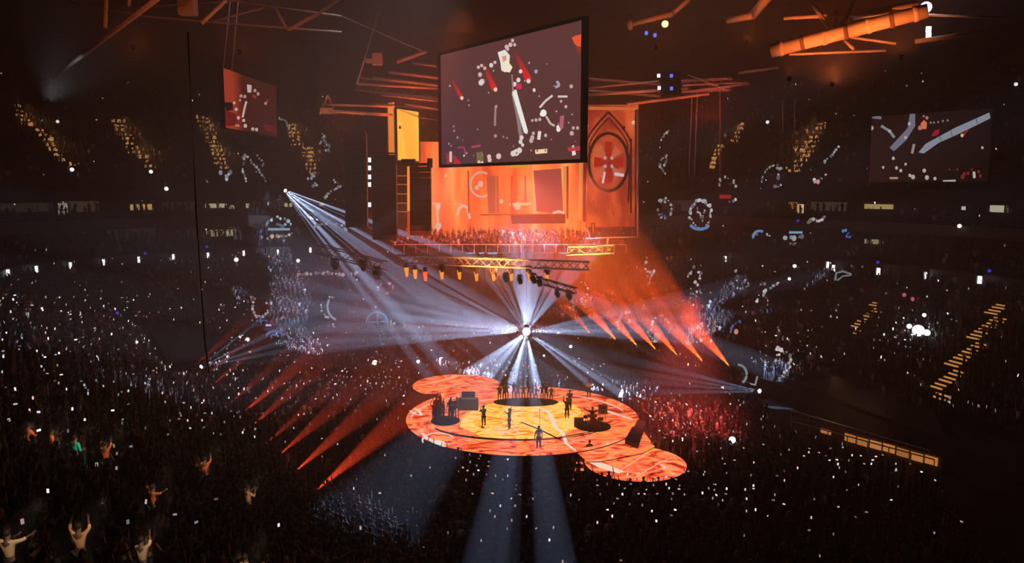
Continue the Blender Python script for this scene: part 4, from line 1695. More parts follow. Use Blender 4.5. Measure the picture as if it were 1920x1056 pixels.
SIL = (.2, .2, .27)
rs = [('p', SIL, [(1668, 277), (1702, 240), (1706, 212), (1716, 212), (1716, 236), (1700, 262), (1676, 284)]),
      ('p', SIL, [(1632, 216), (1652, 216), (1653, 224), (1634, 222)]), ('l', (.3, .3, .34), [(1652, 236), (1668, 246), (1677, 258)], 5), ('d', (.5, .5, .5), [(1634, 240, 4), (1668, 246, 3), (1705, 232, 3), (1698, 258, 3)]),
      ('p', (.30, .32, .4), [(1722, 286), (1735, 270), (1790, 240), (1855, 211), (1857, 222), (1800, 250), (1760, 268), (1732, 288)]),
      ('l', (.1, .1, .14), [(1830, 222), (1833, 233)], 1.5), ('l', (.1, .1, .14), [(1782, 244), (1786, 256)], 1.5), ('l', (.12, .12, .16), [(1762, 256), (1765, 266)], 1.5),
      ('p', (.9, .2, .08), [(1726, 232), (1732, 225), (1738, 230), (1737, 242), (1728, 242)]), ('d', (.6, .2, .15), [(1725, 240, 4), (1738, 221, 3), (1732, 218, 2)]),
      ('p', (.4, .01, .03), [(1746, 256), (1752, 245), (1762, 242), (1760, 252), (1750, 256)]), ('p', (.6, .02, .01), [(1806, 250), (1818, 241), (1808, 254)]), ('d', (.9, .6, .3), [(1804, 254, 3)]),
      ('l', (.4, .3, .28), [(1714, 270), (1710, 288)], 5), ('d', (.3, .2, .2), [(1745, 230, 2), (1751, 230, 2), (1759, 229, 2), (1768, 227, 2), (1777, 226, 2)]),
      ('d', (.6, .5, .45), [(1675, 297, 3), (1656, 314, 2.5), (1681, 315, 3), (1689, 320, 3), (1733, 320, 3.5), (1738, 333, 4), (1712, 332, 4), (1706, 329, 3), (1753, 335, 3), (1842, 277, 2.5), (1698, 308, 2.5)]),
      ('l', (.5, .3, .2), [(1668, 334), (1684, 334)], 4), ('l', (.5, .5, .45), [(1768, 340), (1792, 339)], 4), ('l', (.6, .55, .5), [(1826, 322), (1827, 334)], 5),
      ('d', (.25, .02, .02), [(1805, 332, 4), (1808, 326, 3), (1815, 325, 3), (1835, 322, 3), (1838, 330, 3), (1795, 318, 2), (1780, 318, 2), (1822, 318, 2)])]
screen(1632, 84, 1857, 75, 28.45, 21.5, 'video_screen', 'hanging video screen at the right with a dark picture of pale diagonal bars', (.02, .01, .01), rs, rim=.12, grad=r_grad, ymid=280)

# big video wall behind the far platform
m_wall = fire_glow('led_wall_flames', [(.3, (.45, .03, .012)), (.44, (1, .12, .03)), (.55, (1, .19, .05)), (.66, (1, .30, .07)), (.78, (1, .38, .22))], .22, (1.6, 1, .22), 2.4, .4, 4)
PW = (1, .6, .48)
ws = [('l', PW, arc(903, 346, 21, 23, 60, 320, 18), 4), ('d', (1, .7, .6), [(894, 352, 4), (901, 345, 5)]),
      ('l', (1, .5, .2), [(848, 382), (868, 383)], 3), ('l', (1, .7, .55), [(857, 404), (860, 392), (868, 385), (877, 390), (881, 410)], 5),
      ('l', (1, .6, .45), [(810, 382), (826, 382)], 4), ('l', (1, .65, .5), [(821, 384), (820, 404), (821, 420)], 5), ('d', (1, .75, .6), [(821, 388, 5), (822, 424, 6), (818, 430, 5)]),
      ('d', (1, .7, .5), [(836, 329, 3), (970, 386, 7), (1012, 370, 4), (940, 378, 4)]), ('l', (1, .75, .4), [(955, 384), (996, 382)], 5), ('p', (1, .55, .04), [(957, 309), (990, 308), (992, 313), (958, 315)]),
      ('p', (.5, .09, .09), [(1000, 320), (1052, 316), (1056, 398), (1036, 400), (1006, 396)]), ('p', (.7, .13, .08), [(912, 330), (934, 330), (936, 400), (916, 400)]),
      ('l', (1, .45, .1), [(1059, 312), (1058, 400)], 5), ('l', (1, .42, .1), [(1088, 306), (1087, 412)], 5), ('l', (.25, .02, .01), [(1097, 304), (1096, 416)], 7), ('l', (.45, .03, .01), [(1064, 312), (1064, 410)], 4),
      ('l', (.35, .03, .02), [(900, 403), (1060, 402)], 2), ('p', (.07, .015, .03), [(957, 404), (1060, 402), (1060, 419), (960, 420)]), ('l', (1, .8, .7), [(1036, 400), (1048, 396), (1058, 400)], 4),
      ('l', (1, .3, .06), [(930, 320), (930, 400)], 2), ('l', (.8, .09, .03), [(960, 330), (959, 400)], 3), ('l', (.75, .08, .03), [(878, 320), (879, 400)], 3), ('l', (.75, .08, .03), [(985, 330), (985, 380)], 3)]
screen(786, 115.5, 1103, 115.5, 27.6, 13.2, 'video_wall', 'wide orange video wall behind the far platform, half hidden by the largest screen', (1, .2, .05), ws, rim=.15, base_mat=m_wall, ymid=350)

# arched banner
m_arch = fire_glow('arch_banner_flames', [(.3, (.22, .015, .01)), (.46, (.5, .05, .02)), (.58, (.8, .11, .035)), (.72, (1, .22, .05))], .3, (1, 1, .6), 1.6, .8, 5)
DK = (.045, .008, .006)


def gothic(cx, ytop, w, ybot, ysh):
    n = 14
    L = [(cx - w + (w) * math.sin(math.pi / 2 * i / n) ** 1.25, ysh - (ysh - ytop) * (math.sin(math.pi / 2 * i / n) ** .9)) for i in range(n + 1)]
    Rt = [(2 * cx - x, y) for x, y in L[::-1]]
    return [(cx - w, ybot)] + L + Rt + [(cx + w, ybot)]


cx, cy = 1141, 304
as_ = [('p', (.9, .2, .05), [(1104, 200), (1192, 202), (1192, 207), (1104, 206)]),
       ('l', DK, gothic(cx, 210, 42, 400, 268), 3.5), ('l', (.5, .06, .03), gothic(cx, 216, 38, 400, 270), 1.5), ('l', DK, gothic(cx, 221, 36, 280, 272), 2.5),
       ('l', DK, arc(cx, cy, 37, 54, 0, 360, 40), 6), ('l', (.4, .06, .03), arc(cx, cy, 32, 48, 0, 360, 40), 1.2)]
for a in range(0, 360, 90):
    r = math.radians(a + 90)
    as_.append(('p', (.6, .02, .01), [(cx + math.cos(r + d) * q, cy - math.sin(r + d) * q * 1.4) for d, q in ((-.0, 3), (-.38, 16), (-.25, 28), (.25, 28), (.38, 16))]))
for a in range(45, 360, 90):
    r = math.radians(a)
    as_.append(('p', (.8, .17, .08), [(cx + math.cos(r + d) * q, cy - math.sin(r + d) * q * 1.4) for d, q in ((-.2, 10), (-.3, 26), (.3, 26), (.2, 12))]))
    as_.append(('d', (.8, .5, .42), [(cx + math.cos(r) * 9, cy - math.sin(r) * 11, 3)]))
as_ += [('l', (.95, .75, .72), [(1134, 322), (1130, 344)], 4), ('l', (.95, .8, .78), [(1152, 326), (1170, 329)], 6), ('d', (1, .8, .65), [(1100, 236, 3), (1188, 230, 3.5)]),
        ('l', DK, [(1178, 380), (1181, 300), (1184, 260)], 3), ('l', (.07, .012, .01), [(1192, 206), (1192, 440)], 4)]
for _ in range(26):
    x, y = R.uniform(1104, 1168), R.uniform(366, 400)
    as_.append(('l', (.3, .03, .015), [(x, y), (x + R.uniform(-3, 3), y + R.uniform(3, 7))], 2))
screen(1101, 108, 1195, 108, 32.2, 15.4, 'arched_banner', 'tall orange banner with a dark pointed arch and a round rose window', (1, .2, .05), as_, rim=.1, base_mat=m_arch, ymid=300, depth=.25)
# yellow banner, folded; lit fabric given its own glow
m_yel = fire_glow('yellow_banner_glow', [(.3, (1, .28, .03)), (.5, (1, .46, .05)), (.65, (1, .62, .07))], .3, (1.5, 1, .25), 2.4, .3, 3)
screen(742, 103, 785, 108, 31.2, 24.5, 'folded_banner', 'bright yellow hanging banner at the left of the largest screen', (1, .5, .05), [('l', (1, .33, .05), [(742, 197), (786, 219)], 5), ('l', (1, .26, .03), [(743, 202), (743, 296)], 2)], rim=.08, base_mat=m_yel, ymid=250, depth=.2)
screen(728, 104, 742, 102.8, 32.0, 24.5, 'folded_banner', 'narrow orange-yellow side fold of the bright yellow hanging banner', (1, .5, .05), [('l', (1, .2, .02), [(728, 194), (742, 199)], 4)], rim=.05, base_mat=fire_glow('amber_banner_glow', [(.3, (1, .2, .03)), (.6, (1, .36, .05))], .3, (1.5, 1, .25), 1.7, .3, 3), ymid=250, depth=.2)

# far platform
pl = empty('platform', ((PF[0].x + PF[1].x) / 2, 111, 0), 'high black-draped platform below the orange video wall', 'platform')
m = MB()
m.box(((PF[0].x + PF[1].x) / 2, 111.6, 11.7), (PF[1].x - PF[0].x, 7.4, .2))
world_build(m, 'deck', M['casing'], pl)
m = MB()
n = 40
for i in range(n):
    x0 = PF[0].x + (PF[1].x - PF[0].x) * i / n
    x1 = PF[0].x + (PF[1].x - PF[0].x) * (i + 1) / n
    m.poly([(x0, 108 + .15 * (i % 2), 0), (x1, 108 + .15 * ((i + 1) % 2), 0), (x1, 108 + .15 * ((i + 1) % 2), 11.6), (x0, 108 + .15 * (i % 2), 11.6)])
world_build(m, 'drape', M['drape'], pl)
m = MB()
m.tube([(PF[0].x, 108, 12.9), (PF[1].x, 108, 12.9)], .05, 6)
for i in range(21):
    x = PF[0].x + (PF[1].x - PF[0].x) * i / 20
    m.tube([(x, 108, 11.7), (x, 108, 12.9)], .035, 5)
world_build(m, 'railing', M['steel'], pl)
# frame and hanging bits under the arched banner
pipe('rigging_pipe', [P(1112, 418, 107), P(1112, 446, 107)], .3, 'black box frame under the arched banner', None, M['casing'])
pipe('rigging_pipe', [P(1098, 447, 107), P(1192, 445, 107)], .1, 'thin red-lit pipe below the arched banner', None, M['steel'])
pipe('rigging_pipe', [P(1196, 205, 107), P(1196, 446, 107)], .14, 'vertical red-lit pipe at the right edge of the arched banner', None, M['steel'])
pipe('rigging_pipe', [P(1140, 446, 107), P(1138, 470, 107)], .12, 'short vertical pipe between the banner and the yellow truss', None, M['steel'])

# ------------------------------------------------------------------ roof steel
RS = 'roof steel'
root = pipe('roof_pipe', [P(100, 145, 62), P(300, -6, 48)], .16, 'long slanting roof pipe at the upper left, silver at its low end', RS, collars=0)
pipe('roof_pipe', [P(197, 52, 50), P(200, -20, 50)], .12, 'short vertical orange pipe at the top left', RS)
pipe('roof_pipe', [P(242, 12, 50), P(243, -20, 50)], .1, 'stub of vertical pipe at the top left edge', RS)
pipe('roof_pipe', [P(378, 44, 52), P(424, 0, 52)], .12, 'short slanting orange pipe left of the wires', RS)
pipe('roof_pipe', [P(130, 4, 60), P(270, 30, 60), P(430, 44, 60), P(640, 60, 60)], .07, 'thin long roof chord across the upper left', RS)
pipe('roof_pipe', [P(250, 14, 60), P(440, 2, 60), P(640, 30, 60)], .06, 'second thin roof chord across the upper left', RS)
pipe('roof_pipe', [P(392, 42, 60), P(496, 14, 60)], .07, 'thin brace joining the two roof chords', RS)
pipe('roof_pipe', [P(517, 14, 56), P(538, 54, 56)], .1, 'short orange strut of the roof V at the upper left', RS)
pipe('roof_pipe', [P(540, 56, 56), P(596, 26, 56), P(650, -12, 56)], .12, 'long arm of the roof V at the upper left', RS)
pipe('hanging_cable', [P(432, 0, 82), P(418, 133, 80)], .05, 'left wire holding the small hanging screen', RS, cat='cable')
pipe('hanging_cable', [P(447, 0, 82), P(434, 136, 81)], .05, 'right wire holding the small hanging screen', RS, cat='cable')
m = MB()
a = P(352, 10, 55)
m.box(a, (1.1, .8, 1.3))
for i in range(4):
    m.box(a + Vector((0, -.42, -.45 + i * .3)), (1.0, .05, .1))
tag(m.build('vent_box', M['steel']), 'small orange-lit slatted box in the roof at the upper left', 'vent', RS)
# red rigging left of the largest screen
for n, (x0, y0, x1, y1, r, lab) in enumerate([
        (600, 207, 735, 216, .16, 'lowest long red pipe of the rigging left of the largest screen'), (605, 196, 740, 200, .12, 'second lowest red pipe of the rigging left of the largest screen'),
        (668, 157, 822, 166, .14, 'middle red pipe of the rigging'), (700, 146, 822, 160, .17, 'brightest red pipe of the rigging'),
        (730, 135, 822, 146, .16, 'upper red pipe of the rigging beside the largest screen'), (715, 178, 822, 190, .1, 'thin red pipe under the middle of the rigging'),
        (760, 195, 822, 205, .1, 'thin red pipe right of the yellow banner top'), (775, 118, 818, 124, .14, 'short red pipe at the top of the rigging'),
        (715, 8, 670, 155, .08, 'long thin slanting red pipe above the rigging'), (745, 116, 800, 96, .2, 'thick slanting red pipe above the rigging'),
        (785, 220, 824, 226, .08, 'thin red pipe right beside the yellow banner'), (640, 30, 790, 95, .06, 'thin roof chord running to the largest screen')]):
    pipe('rigging_pipe', [P(x0, y0, 84), P(x1, y1, 82)], r, lab, 'red rigging left of the largest screen')
box_truss('rigging_truss', P(672, 158, 90), P(824, 172, 88), 1.4, 'red box truss left of the largest screen', rc=.07)
box_truss('rigging_truss', P(700, 184, 96), P(826, 196, 94), 1.3, 'second red box truss above the yellow banner', rc=.07)
m = MB()
m.box(P(708, 111, 82), (1.0, .7, 1.2))
m.box(P(694, 114, 82), (.8, .4, .4))
tag(m.build('hoist_motor', M['steel']), 'orange-lit hoist box in the rigging left of the largest screen', 'hoist')
m = MB()
m.box(P(614, 208, 84), (1.4, .8, .6))
m.tube([P(600, 215, 84), P(608, 195, 84), P(614, 178, 84)], .1, 6)
m.tube([P(630, 215, 84), P(622, 195, 84), P(614, 178, 84)], .1, 6)
tag(m.build('rigging_bracket', M['steel']), 'glowing orange bracket at the left tip of the lowest red pipe', 'bracket')
# red rigging right of the largest screen
for n, (x0, y0, x1, y1, r, lab) in enumerate([
        (1100, 178, 1290, 166, .16, 'long red pipe above the arched banner'), (1175, 196, 1330, 176, .16, 'lower red pipe above right of the arched banner'),
        (1280, 160, 1400, 155, .1, 'thin red pipe right of the short speaker column'), (1385, 137, 1460, 127, .14, 'red pipe end below the big orange roof pipe'),
        (1105, 165, 1235, 152, .1, 'pale pipe above the arched banner'), (1290, 140, 1360, 168, .08, 'slanting red brace right of the short speaker column'),
        (1290, 172, 1405, 157, .13, 'second red pipe right of the short speaker column'), (1180, 46, 1262, 26, .2, 'orange pipe at the top, right of the largest screen'),
        (1255, 30, 1300, -8, .2, 'bent orange pipe at the top centre right'), (1365, 38, 1410, 30, .25, 'orange pipe stub at the top right of centre'), (1410, 30, 1440, -6, .35, 'bright orange pipe knee at the top right of centre'),
        (1178, 30, 1182, 52, .2, 'short hanging orange pipe end at the top centre')]):
    pipe('rigging_pipe', [P(x0, y0, 86 if y0 > 100 else 62), P(x1, y1, 84 if y0 > 100 else 60)], r, lab, 'red rigging right of the largest screen')
box_truss('rigging_truss', P(1105, 158, 92), P(1240, 170, 90), 1.3, 'box truss above the arched banner', rc=.07)
box_truss('rigging_truss', P(1275, 162, 88), P(1372, 158, 86), 1.2, 'red box truss right of the short speaker column', rc=.08)
for x in (1298, 1308, 1350, 1468, 1490):
    pipe('hanging_cable', [P(x, 170 if x < 1400 else 185, 88), P(x - 6 if x < 1320 else x, 330 if x < 1400 else 250, 88)], .07, 'thin red cable before the right upper tier, at %s' % {1298: 'its left end', 1308: 'the second place from its left end', 1350: 'the middle left', 1468: 'the left of the amber aisle', 1490: 'the amber aisle'}[x], 'red cables', cat='cable')
pipe('hanging_cable', [P(352, 60, 30), P(368, 400, 30), P(384, 640, 30), P(392, 700, 31)], .03, 'long black cable hanging down at the left', None, M['casing'], cat='cable')
# the big pipe
root = pipe('roof_pipe', [P(1446, 96, 50), P(1740, 20, 46)], .42, 'big thick orange-lit roof pipe at the upper right', RS, collars=7)
for n, (x0, y0, x1, y1, r, lab) in enumerate([
        (1524, 8, 1560, 62, .14, 'left strut standing on the big orange pipe'), (1566, 22, 1567, 60, .14, 'middle strut standing on the big orange pipe'),
        (1608, -10, 1574, 56, .14, 'right strut standing on the big orange pipe'), (1470, 34, 1700, 22, .12, 'thin orange pipe behind the big pipe'),
        (1600, 30, 1720, 10, .25, 'second thick pipe behind the big pipe'), (1716, 78, 1880, 54, .14, 'dim red pipe below right of the big pipe'),
        (1480, 102, 1660, 95, .08, 'dim red pipe under the big orange pipe'), (1580, 72, 1600, 92, .09, 'small brace hanging from the big pipe'), (1595, 70, 1680, 82, .08, 'thin brace under the big pipe'),
        (1740, 28, 1900, 34, .08, 'thin roof chord at the upper right corner')]):
    pipe('roof_pipe', [P(x0, y0, 50), P(x1, y1, 49)], r, lab, RS)
# added coloured lamps, put in only to light the steel
OR = (1, .17, .03)
uplight(1560, 160, 44, (1570, 55, 48.5), 80, 9000, OR, 'added black lamp below the big orange roof pipe', .4)
uplight(1690, 110, 43, (1680, 35, 47), 60, 5000, OR, 'added black lamp below the right end of the big roof pipe', .4)
uplight(1480, 150, 46, (1500, 70, 50), 60, 1800, OR, 'added black lamp below the left end of the big roof pipe')
uplight(1400, 80, 56, (1400, 10, 61), 90, 2500, OR, 'added black lamp left of the big roof pipe')
uplight(1230, 90, 56, (1240, 20, 61), 90, 2200, OR, 'added black lamp right of the largest screen')
uplight(750, 240, 78, (760, 150, 84), 100, 7000, (1, .1, .02), 'added black lamp below the red rigging')
uplight(640, 250, 78, (630, 200, 84), 80, 3000, OR, 'added black lamp left of the red rigging')
uplight(1170, 240, 80, (1200, 165, 87), 110, 6000, (1, .1, .02), 'added black lamp in front of the arched banner')
uplight(1330, 230, 80, (1330, 160, 86), 90, 4500, (1, .08, .02), 'added black lamp below the red rigging at the right')
uplight(250, 90, 42, (250, 25, 52), 70, 1800, OR, 'added black lamp below the long slanting roof pipe')
uplight(90, 190, 50, (130, 120, 60), 30, 5000, (.9, .95, 1), 'added black lamp near the silver end of the slanting pipe')
uplight(450, 100, 48, (470, 20, 58), 90, 1600, OR, 'added black lamp below the roof V')
uplight(930, 516, 75, (930, 490, 79), 110, 30000, (1, .22, .04), 'added black lamp in front of the long lighting truss')
uplight(1100, 500, 82, (1105, 468, 88), 90, 26000, (1, .35, .06), 'added black lamp in front of the short yellow truss')

# ------------------------------------------------------------------ fascia lamps and lit suites
LABF = ['leftmost', 'second', 'third', 'fourth', 'fifth', 'sixth', 'seventh', 'eighth', 'ninth', 'tenth']
for n, (x, y) in enumerate([(15, 512), (68, 505), (132, 498), (194, 492), (260, 487), (325, 482), (390, 479), (457, 475), (521, 473), (582, 469)]):
    b = None
    for k in range(K0, K1):
        q = proj((*OUT[k], 11.2))
        d = abs(q[0] - x)
        if OUT[k][1] > 60 and (b is None or d < b[0]):
            b = (d, k)
    Y = OUT[b[1]][1] - .6
    p = P(x, y, Y)
    root = empty('fascia_lamp', p, 'upright white lamp in the long left row under the middle tier, %s from the left' % LABF[n], 'lamp', 'white lamps on the left fascia')
    m = MB()
    m.tube([(0, 0, -.38), (0, 0, .38)], .16, 10)
    m.build('tube', M['white_tube'], root)
    m = MB()
    m.box((0, .22, 0), (.46, .12, 1.0))
    m.build('backplate', M['casing'], root)
for n, (x, y) in enumerate([(1360, 486), (1552, 497), (1563, 503), (1647, 509), (1737, 517), (1837, 525)]):
    b = None
    for k in range(K0, K1):
        q = proj((*OUT[k], 11.2))
        d = abs(q[0] - x)
        if OUT[k][1] > 60 and (b is None or d < b[0]):
            b = (d, k)
    Y = OUT[b[1]][1] - 1.1
    p = P(x, y, Y)
    root = empty('fascia_lamp', p, 'upright white lamp in the right row under the middle tier, %s from its left' % LABF[n].replace('leftmost', 'first'), 'lamp', 'white lamps on the right fascia')
    m = MB()
    m.tube([(0, 0, -.38), (0, 0, .38)], .15 if n in (1,) else .2, 10)
    m.build('tube', M['white_tube'], root)
    m = MB()
    m.box((0, .26, 0), (.5, .12, 1.0))
    m.build('backplate', M['casing'], root)
SUITES = [(110, 186, 368, 398, (.075, .05, .03), 'dim wide brown one far left'), (0, 100, 380, 398, (.03, .025, .012), 'dim olive strip at the left edge'), (108, 128, 380, 402, (.55, .5, .36), 'narrow pale one far left'),
          (243, 288, 382, 394, (.9, .55, .22), 'warm amber one left'), (384, 426, 381, 390, (.85, .75, .42), 'yellow one left of centre'), (428, 440, 384, 392, (.7, .5, .3), 'small amber one left of centre'), (460, 470, 381, 390, (.9, .8, .55), 'small bright one left of centre'),
          (532, 548, 380, 388, (.9, .75, .35), 'small yellow one by the white beams'), (598, 608, 380, 386, (.8, .65, .3), 'tiny yellow one right of the white beams'), (300, 372, 378, 395, (.028, .02, .014), 'dim brown one left of the hanging cable'), (440, 530, 376, 392, (.025, .02, .015), 'dim brown one before the white beams'),
          (386, 443, 430, 444, (.7, .62, .36), 'lower yellow one left of centre'), (340, 380, 430, 446, (.03, .03, .02), 'lower dim one left of the yellow one'), (200, 300, 428, 450, (.02, .02, .014), 'lower dim olive one at the left'),
          (1395, 1470, 378, 392, (.12, .09, .04), 'dim olive one right of the ring symbols'), (1478, 1496, 378, 392, (.6, .2, .03), 'orange one in the right tier'), (1494, 1508, 382, 400, (1.6, 1.0, .5), 'brightest amber one in the right tier'),
          (1520, 1590, 378, 396, (.07, .06, .045), 'grey one in the right tier'), (1620, 1676, 382, 392, (.7, .5, .2), 'long yellow one in the right tier'), (1634, 1700, 362, 378, (.055, .012, .008), 'dull red sign panel in the right tier, left'), (1704, 1752, 362, 378, (.05, .01, .007), 'dull red sign panel in the right tier, right'),
          (1240, 1300, 375, 395, (.08, .03, .03), 'dim pink one behind the ring symbols'),
          (1802, 1812, 386, 394, (.9, .9, .75), 'small white one in the right tier'), (1855, 1884, 384, 398, (.75, .75, .5), 'pale one at the far right'),
          (1620, 1658, 448, 458, (.45, .4, .18), 'lower yellow one in the right tier'), (1708, 1744, 448, 462, (.3, .29, .13), 'lower olive one in the right tier'), (1822, 1848, 459, 472, (1.3, 1.2, 1.1), 'brightest lower white one at the right'), (1848, 1866, 456, 466, (.35, .34, .15), 'lower olive one beside the bright white one'),
          (1540, 1600, 444, 455, (.05, .05, .025), 'lower dim olive one behind the arc symbols'), (1880, 1920, 460, 480, (.04, .045, .035), 'lower dim one at the right edge')]
for (x0, x1, y0, y1, col, lab) in SUITES:
    off = 4.25 if y0 > 420 else 4.85
    xm = (x0 + x1) / 2
    b = None
    rg = ring_up(off)
    for k in range(K0, K1):
        if rg[k][1] < 60:
            continue
        q = proj((*rg[k], 18))
        if b is None or abs(q[0] - xm) < b[0]:
            b = (abs(q[0] - xm), k)
    Yd = rg[b[1]][1] - .35
    tx = Vector((*(rg[b[1] + 2] - rg[b[1] - 2]), 0)).normalized()
    A = P(xm, (y0 + y1) / 2, Yd)
    # the opening follows the wall: cut the wall's plane with the sight lines of its two sides
    nrm = Vector((-tx.y, tx.x, 0))

    def hitw(px, py):
        d = ray(px, py)
        t = (A - Vector((0, 0, CZ))).dot(nrm) / d.dot(nrm)
        return Vector((0, 0, CZ)) + d * t
    pa, pb = hitw(x0, (y0 + y1) / 2), hitw(x1, (y0 + y1) / 2)
    if (pa - pb).length > 30:
        pa, pb = P(x0, (y0 + y1) / 2, Yd), P(x1, (y0 + y1) / 2, Yd)
    zt, zb = P(xm, y0, Yd).z, P(xm, y1, Yd).z
    root = empty('suite_window', Vector(((pa.x + pb.x) / 2, (pa.y + pb.y) / 2, zb)), 'lit suite opening in the tiers: ' + lab, 'window', 'lit suites')
    m = MB()
    m.poly([(pa.x, pa.y, zb), (pb.x, pb.y, zb), (pb.x, pb.y, zt), (pa.x, pa.y, zt)])
    world_build(m, 'pane', glow('suite_light', col, 1.0), root)
    m = MB()
    for p, q in (((pa.x, pa.y, zt), (pb.x, pb.y, zt)), ((pa.x, pa.y, zb), (pa.x, pa.y, zt)), ((pb.x, pb.y, zb), (pb.x, pb.y, zt))):
        m.tube([p, q], .07, 4)
    world_build(m, 'frame', M['casing'], root)


# ------------------------------------------------------------------ light thrown on the stands, modelled as glowing symbols
def symbol(label, strokes, Y=None, cxy=None):
    allp = [p for s in strokes for p in s[0]]
    cx = sum(p[0] for p in allp) / len(allp)
    cy = sum(p[1] for p in allp) / len(allp)
    if Y is None:
        i = near_cand(cx, cy)
        Y = cands[i][1] - 1.5
    root = empty('projected_light_mesh', P(cx, cy, Y), label, 'light symbol', 'glowing symbols over the stands')
    for s in strokes:
        m = MB()
        pts, w, col, mode = s
        if mode == 't':
            m.col = col
            m.tube([P(x, y, Y) for x, y in pts], w / 2 / F * Y, 6)
        else:
            for (x0, y0), (x1, y1) in zip(pts[:-1], pts[1:]):
                n = max(1, int(math.hypot(x1 - x0, y1 - y0) / (w * .7)))
                for k in range(n):
                    if R.random() < .15:
                        continue
                    t = (k + R.random() * .6) / n
                    g = R.choice((.35, .7, 1.0, 1.4))
                    m.col = tuple(c * g for c in col)
                    p = P(x0 + (x1 - x0) * t + R.gauss(0, w * .2), y0 + (y1 - y0) * t + R.gauss(0, w * .2), Y)
                    r = w * R.uniform(.25, .6) / F * Y
                    m.sphere(p, r, 6, 4, R.uniform(.8, 1.4))
            if not m.v:
                m.col = col
                m.sphere(P(*pts[0], Y), w * .5 / F * Y, 6, 4)
        world_build(m, 'stroke', M['symbol'], root)
    return root


Wp, Bl, Pk = (.75, .62, .62), (.12, .28, .75), (.8, .4, .42)
BW = (.45, .6, .8)
symbol('open pinkish ring with a blue cross under it, over the left crowd', [(arc(488, 577, 15, 17, 130, 410, 20), 5, Wp, 'b'), ([(466, 566), (474, 556), (478, 564)], 6, Pk, 'b'), ([(489, 592), (489, 611)], 3, Bl, 't'), ([(478, 602), (501, 601)], 3, Bl, 't')])
symbol('white and blue crescent symbol over the left crowd', [(arc(632, 575, 30, 25, 160, 250, 14), 4, Wp, 'b'), (arc(638, 575, 24, 26, 150, 250, 14), 4, BW, 't'), ([(617, 556), (628, 558)], 3, Wp, 'b')])
symbol('blue half circle with an inner cross, left of the beams', [(arc(707, 606, 20, 21, -10, 200, 20), 3, (.15, .33, .7), 't'), ([(708, 586), (708, 614)], 2.5, (.18, .35, .7), 't'), ([(690, 604), (728, 603)], 2.5, (.18, .35, .7), 't')])
symbol('small white zigzag mark beside the blue half circle', [([(730, 600), (737, 612), (744, 604)], 6, (.9, .9, .85), 'b'), ([(757, 598), (758, 612)], 6, (.9, .9, .85), 'b')])
symbol('small blue spiral on the left floor edge', [(arc(515, 630, 15, 9, 0, 190, 14), 5, (.14, .24, .6), 't'), (arc(515, 632, 7, 4, 0, 180, 8), 3, (.2, .35, .75), 't')])
symbol('pale blue dome shape with white beads below, left of the white beams', [(arc(523, 428, 24, 20, 10, 170, 14), 5, (.6, .8, 1), 'b'), ([(503, 430), (543, 430)], 5, BW, 't'), ([(508, 422), (538, 422)], 7, (.5, .68, .85), 'b'), ([(488, 436), (496, 434)], 8, BW, 'b'), ([(500, 444), (548, 442)], 6, (.7, .55, .45), 'b')], 90)
symbol('broken white line of beads behind the dark left truss', [([(556, 512), (585, 514), (612, 512), (650, 516), (672, 510)], 6, Wp, 'b'), ([(560, 508), (558, 524), (562, 540)], 4, Pk, 'b')])
symbol('pinkish beaded ring below the dark left truss', [(arc(722, 540, 15, 10, 0, 360, 16), 5, Pk, 'b')])
symbol('white beaded ring with a filled centre on the orange haze', [(arc(1148, 515, 17, 22, 0, 360, 24), 5, Wp, 'b'), ([(1146, 506), (1150, 520)], 8, (.9, .8, .6), 'b'), ([(1128, 530), (1130, 552), (1138, 558)], 4, Pk, 'b')])
symbol('beaded wavy stroke on the orange haze, right of the filled ring', [([(1214, 480), (1208, 500), (1216, 512), (1228, 508), (1220, 524), (1210, 538)], 5, Wp, 'b')])
symbol('beaded loop figure above the first orange lamp', [([(1072, 560), (1076, 585), (1086, 612)], 5, Wp, 'b'), (arc(1090, 545, 12, 16, -60, 100, 10), 4, Pk, 'b'), ([(1090, 560), (1098, 580), (1100, 600), (1088, 616)], 5, Wp, 'b')])
symbol('beaded hook shape above the second orange lamp', [([(1160, 622), (1158, 606), (1166, 590), (1180, 584), (1188, 586)], 5, Wp, 'b'), ([(1178, 598), (1180, 608)], 6, Wp, 'b')])
symbol('large pinkish beaded ring above the fourth orange lamp', [(arc(1238, 618, 18, 25, 0, 360, 26), 5, Wp, 'b'), ([(1232, 636), (1244, 634)], 12, Pk, 'b'), ([(1214, 620), (1222, 642)], 5, Wp, 'b')])
symbol('two rows of beaded letter-like marks above the sixth orange lamp', [([(1296, 622), (1308, 614), (1322, 608)], 5, Wp, 'b'), ([(1298, 638), (1332, 640)], 8, (.9, .7, .68), 'b')])
symbol('glittering vertical chain of beads at the edge of the orange haze', [([(1290, 520), (1298, 500), (1316, 512), (1304, 530), (1314, 548), (1292, 552), (1296, 572), (1330, 574), (1318, 590)], 6, Wp, 'b')])
symbol('curved beaded bow under the lamps at the right', [(arc(1388, 526, 16, 16, 190, 350, 12), 5, (.6, .6, .62), 'b'), ([(1378, 506), (1386, 516)], 5, Wp, 'b')])
symbol('glittering beaded star shape over the right stand', [([(1418, 565), (1436, 546), (1462, 528)], 6, (.85, .85, .88), 'b'), ([(1434, 530), (1432, 560), (1436, 580)], 7, (.85, .85, .88), 'b')])
symbol('grey bent ribbon symbol by the right lamp row', [([(1566, 526), (1568, 512), (1580, 509), (1596, 514)], 4, (.3, .34, .36), 't'), ([(1570, 526), (1580, 518), (1596, 516)], 3, (.3, .34, .36), 't')])
